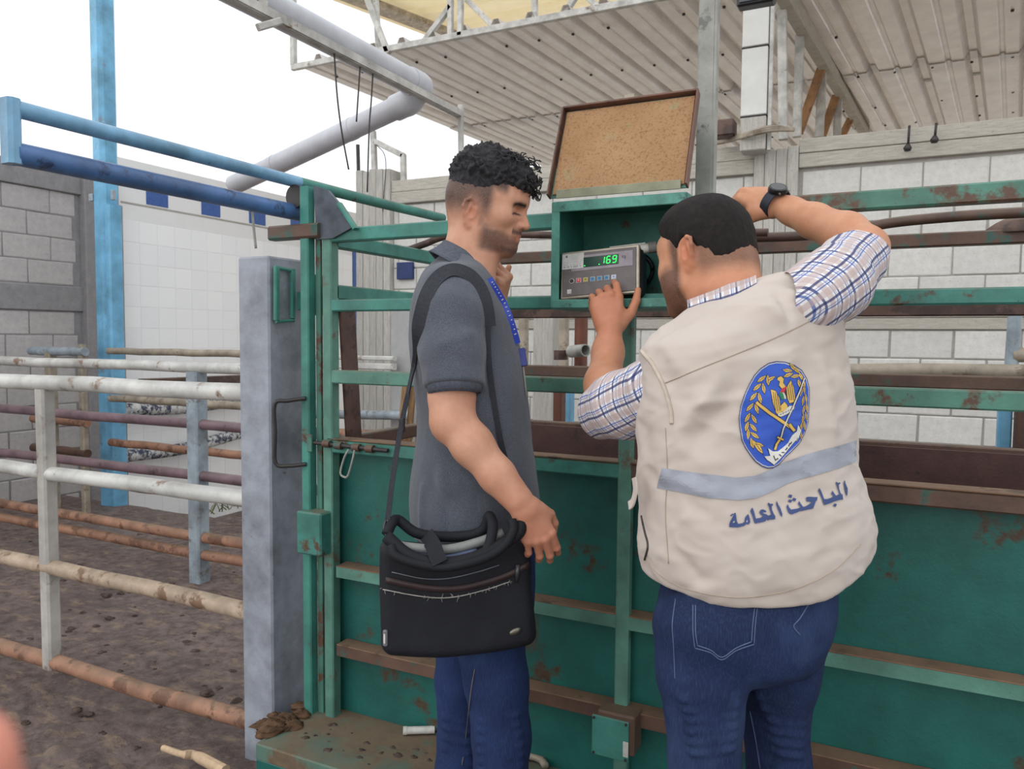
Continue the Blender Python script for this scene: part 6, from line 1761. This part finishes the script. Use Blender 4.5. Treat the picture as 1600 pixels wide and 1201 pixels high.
# checked shirt: two rolled sleeves, stand collar, hem showing under the vest
def check_mat(name):
    m = Mat(name, .85, 0, .2); at = m.sep(m.attr('weave', 'Vector'))
    def stripes(s, per, lo, hi, ph=0.0):
        f = m.math('FRACT', m.math('ADD', m.math('DIVIDE', s, per), ph)); return m.math('MULTIPLY', m.math('GREATER_THAN', f, lo), m.math('LESS_THAN', f, hi))
    base = (228, 226, 228); c = m.mix(.0, base, base)
    for ax, sgn in ((0, 0), (1, 1)):
        s = at[ax]
        c = m.mix(m.math('MULTIPLY', stripes(s, .034, .30, .62), .62), c, (190, 168, 164))
        c = m.mix(m.math('MULTIPLY', stripes(s, .034, .02, .14), .85), c, (44, 54, 108))
        c = m.mix(m.math('MULTIPLY', stripes(s, .034, .74, .80), .8), c, (52, 92, 170))
        c = m.mix(m.math('MULTIPLY', stripes(s, .034, .86, .90), .6), c, (70, 96, 160))
    m.color(c); m.bump(m.noise(600, 3), .15, .001); return m.m
CH = check_mat('checked_cotton')
def weave(p, q, seed=0):
    p, q = A(*p), A(*q); d, a_, b_ = frame(q - p)
    def f(V):
        t = (V - p) @ d; r = V - p - t[:, None] * d; sd_ = norm(np.cross(d, A(0, 1, 0)))
        w = gnoise(V, 24, seed) * .004; u = np.clip((r @ sd_) / .085, -.98, .98)
        return np.stack([t + w + 1, np.arcsin(u) * .075 + 1 + w, np.zeros(len(V))], 1)
    return f
# left sleeve, bunched at the elbow
F = Field(A(.10, 1.30, -.13), A(.42, 1.80, .14), .0038)
s0, s1 = loc(1060, 590, 1.42), loc(942, 648, 1.645)
F.chain([(loc(1066, 592, 1.47), .056), (loc(1028, 612, 1.495), .067), (loc(975, 632, 1.57), .068), (loc(946, 642, 1.64), .060)], .02)
F.ell(loc(955, 618, 1.68), (.052, .052, .046), None, .02)
oc_ = norm(loc(945, 560, 1.80) - eL)
F.half(loc(944, 604, 1.715), oc_)
F.cone(eL + oc_ * .03, .046, eL + oc_ * .2, .046, .003, '-')
def fold4(V, N):
    a = lambda px, py, d=1.55: loc(px, py, d)
    f = [(a(1000, 575, 1.44), a(1045, 640, 1.42), .009, .010), (a(985, 585, 1.46), a(1010, 668, 1.46), .010, .009), (a(955, 595, 1.55), a(960, 676, 1.55), .009, .006), (a(1020, 590, 1.42), a(1040, 655, 1.40), .007, -.008), (a(925, 640, 1.6), a(1000, 660, 1.5), .009, -.005), (a(940, 610, 1.6), a(1000, 610, 1.46), .008, .005), (a(975, 590, 1.5), a(990, 650, 1.48), .007, -.006)]
    return folds(V, N, f) + N * (gnoise(V, 45, 17) * .003)[:, None]
shirt, _, _ = sdf_obj('checked_shirt', F, CH, man2, 1, fold4, {'weave': weave(s0, s1, 3)})
# right sleeve
F = Field(A(.50, 1.28, .06), A(.80, 1.74, .33), .0038)
F.chain([(loc(1262, 470, 1.42), .066), (loc(1300, 445, 1.45), .068), (loc(1332, 408, 1.535), .060), (loc(1345, 392, 1.565), .056)], .02)
F.ell(loc(1318, 445, 1.46), (.045, .05, .05), None, .02)
up_ = norm(loc(1335, 375, 1.58) - loc(1308, 440, 1.46))
F.half(loc(1326, 396, 1.545), norm(up_ + A(-.2, .1, .2)))
F.cone(eR - up_ * .04, .048, eR + up_ * .1, .048, .003, '-')
def fold5(V, N):
    a = lambda px, py, d=1.44: loc(px, py, d)
    f = [(a(1275, 400, 1.5), a(1300, 440, 1.42), .008, .010), (a(1290, 395, 1.5), a(1330, 470, 1.42), .008, .007), (a(1310, 400, 1.5), a(1345, 450, 1.45), .008, -.006), (a(1295, 430, 1.4), a(1322, 485, 1.4), .008, .008), (a(1330, 400, 1.5), a(1350, 430, 1.5), .007, .006)]
    return folds(V, N, f) + N * (gnoise(V, 45, 19) * .003)[:, None]
sdf_obj('sleeve', F, CH, shirt, 1, fold5, {'weave': weave(loc(1290, 452, 1.42), loc(1345, 392, 1.57), 4)})
cb = [(1056, 492), (1066, 485), (1085, 478), (1107, 471), (1128, 467), (1150, 460), (1170, 450), (1184, 442)]
lo_ = sline(cb, BV2, .002, 5); cv = []; cf = []; cu = []
for i, p_ in enumerate(lo_):
    p_ = A(*p_); b_ = p_ - DN * -.004 * -1; t_ = p_ - DN * (.0145 + .008 * math.exp(-((i - .55 * len(lo_)) / (.22 * len(lo_))) ** 2)) + FW * .008
    for q_ in (p_ + DN * .006, t_, t_ + FW * .004, p_ + DN * .006 + FW * .004): cv.append(q_)
    cu += [(i * .006, 0, 0), (i * .006, .016, 0), (i * .006, .018, 0), (i * .006, .002, 0)]
for i in range(len(lo_) - 1):
    for k in range(4): cf.append([i * 4 + k, i * 4 + (k + 1) % 4, (i + 1) * 4 + (k + 1) % 4, (i + 1) * 4 + k])
cf += [[3, 2, 1, 0], [4 * (len(lo_) - 1) + k for k in range(4)]]
mesh_obj('shirt_collar', np.array(cv), cf, CH, shirt, 40, attrs={'weave': np.array(cu)})
hm = [Lp(1120, 951, 1.335), Lp(1150, 953, 1.33), Lp(1180, 951, 1.33), Lp(1205, 946, 1.335)]
v, f = ribbon(smooth_path(hm, 4), -FW, .014, .003)
mesh_obj('shirt_hem', v, f, CH, shirt, attrs={'weave': np.array(v) * 1.0})

# jeans
md2 = denim('blue_denim', (36, 50, 88), (70, 90, 130))
F = Field(A(.15, 1.16, -1.34), A(.76, 1.78, -.28), .0055)
F.loft(rows([(905, 1034, 1306, .150, TW), (940, 1030, 1302, .158, TW), (980, 1028, 1292, .160, TW), (1015, 1034, 1276, .150, TW), (1040, 1045, 1262, .12, TW)], D2), .03)
F.chain([(loc(1098, 985, 1.42), .092), (loc(1097, 1050, 1.405), .080), (kneeL, .0665), (A(kneeL[0], 1.40, -.85), .064), (A(ankL[0], ankL[1], ankL[2]), .052)], .018)
F.chain([(loc(1222, 985, 1.49), .088), (loc(1215, 1050, 1.505), .076), (kneeR, .064), (A(kneeR[0] + .012, 1.52, -.85), .064), (A(ankR[0], ankR[1], ankR[2]), .052)], .018)
F.ell(loc(1122, 975, 1.36), (.085, .06, .075), None, .04); F.ell(loc(1222, 965, 1.41), (.07, .06, .07), None, .04)
def fold6(V, N):
    fl = []
    for i in range(6):
        y = 1085 + 17 * i; fl += [(loc(1060, y + 8, 1.34), loc(1150, y - 4, 1.34), .007, .009), (loc(1175, y, 1.45), loc(1255, y + 12, 1.46), .007, .009)]
    fl += [(loc(1160, 990, 1.36), loc(1120, 1040, 1.34), .01, .006), (loc(1170, 985, 1.38), loc(1230, 1010, 1.42), .01, .005), (loc(1165, 1000, 1.38), loc(1160, 1080, 1.42), .008, -.006)]
    return folds(V, N, fl) + N * (gnoise(V, 26, 23) * .003)[:, None]
o, JV2, JQ2 = sdf_obj('jeans', F, md2, man2, 2, fold6)
BJ2 = bvh_of(JV2, JQ2); thd = plain('denim_stitch', (88, 104, 140), .8, 0, .1)
def jline(name, pts):
    P = sline(pts, BJ2, .0006, 8)
    if len(P) > 2: mesh_obj(name, *tube(P, .0011, 5), thd, o, True)
for dx in (0, 4):
    jline('pocket_stitch', [(1083 + dx, 945), (1083 + dx, 985), (1086 + dx, 1012 - dx)]); jline('pocket_stitch', [(1086 + dx, 1012 - dx), (1110, 1019 - dx), (1128, 1030 - dx), (1150, 1016 - dx), (1178 - dx, 1006 - dx)]); jline('pocket_stitch', [(1178 - dx, 1006 - dx), (1180 - dx, 975), (1183 - dx, 950)])
jline('pocket_stitch', [(1268, 935), (1250, 965), (1240, 978), (1250, 992)]); jline('side_seam', [(1056, 935), (1051, 975), (1053, 1010), (1055, 1060)]); jline('inner_seam', [(1172, 1110), (1180, 1150), (1188, 1200)])
for a_, ang in ((ankL, 1.9), (ankR, 1.8)):
    F = Field(A(a_[0] - .16, a_[1] - .12, GROUND(a_[1]) - .02), A(a_[0] + .16, a_[1] + .26, GROUND(a_[1]) + .16), .006); shoe(F, a_[0], a_[1], ang); sdf_obj('shoe', F, M['black'], man2, 1)

# wristwatch
wt_ = thing('wristwatch', world([wR])[0], 'round black wristwatch on a dark strap at the raised wrist', 'watch')
axw = norm(loc(1238, 330, 1.745) - wR); wc = loc(1211, 317, 1.772)
nrmw = norm(A(.10, -.80, .62)); nrmw = norm(nrmw - axw * (nrmw @ axw)); sw = np.cross(axw, nrmw)
v = []; f = []
for i in range(40):
    t = 2 * math.pi * i / 40; d_ = sw * math.cos(t) * .0345 + nrmw * math.sin(t) * .031
    dn_ = norm(sw * math.cos(t) + nrmw * math.sin(t))
    for a_, b_ in ((-.011, 0), (.011, 0), (.011, .003), (-.011, .003)): v.append(wc + d_ + axw * a_ + dn_ * b_)
for i in range(40):
    for k in range(4): f.append([i * 4 + k, i * 4 + (k + 1) % 4, ((i + 1) % 40) * 4 + (k + 1) % 4, ((i + 1) % 40) * 4 + k])
mesh_obj('strap', world(np.array(v)), f, plain('navy_strap', (26, 30, 46), .6), wt_, 40)
fc = wc + nrmw * .031
wv = lambda q: world(np.array(q))
def disc(c0, c1, r0, r1): vv, ff = tube([c0, c0 + (c1 - c0) * .6, c1], [r0, r0, r1], 30); return wv(vv), ff
mesh_obj('case', *disc(fc - nrmw * .002, fc + nrmw * .009, .0215, .0195), plain('black_case', (30, 32, 36), .3, .4), wt_, 35)
mesh_obj('dial', *disc(fc + nrmw * .0085, fc + nrmw * .0098, .0165, .0160), plain('dark_dial', (58, 60, 58), .12), wt_, 35)
bz = MB()
for k in range(12):
    t = 2 * math.pi * k / 12; p_ = fc + nrmw * .0095 + (axw * math.cos(t) + sw * math.sin(t)) * .0182; q_ = fc + nrmw * .0095 + (axw * math.cos(t) + sw * math.sin(t)) * .0195
    vv, ff = beam(p_, q_, .0012, .0006, nrmw, .0002); bz.add((wv(vv), ff))
o = bz.build('bezel_marks', M['galv'], wt_); o['kind'] = 'stuff'
for sg in (-1, 1):
    vv, ff = tube([fc + nrmw * .003 + (axw * .8 + sw * .6 * sg) * .021, fc + nrmw * .003 + (axw * .8 + sw * .6 * sg) * .026], .0022, 8); mesh_obj('button', wv(vv), ff, M['galv'], wt_, 35)
# ------------------------------------------------------------------ the photographer's fingertip at the lens
fg = thing('person', onD(-60, 1260, .085), 'photographer of whom only a blurred fingertip shows at the lower left edge', 'person')
F = Field(A(-.085, .060, -.075), A(-.035, .115, -.025), .0012)
q0, q1 = A(-.0622, .087, -.0425), A(-.0690, .094, -.0660)
F.chain([(q0, .0060), (q0 + (q1 - q0) * .45, .0078), (q1, .0086)], .004)
sdf_obj('finger', F, skin_mat('finger_skin', (224, 150, 130), (210, 136, 116), (80, 60, 56)), fg, 1)
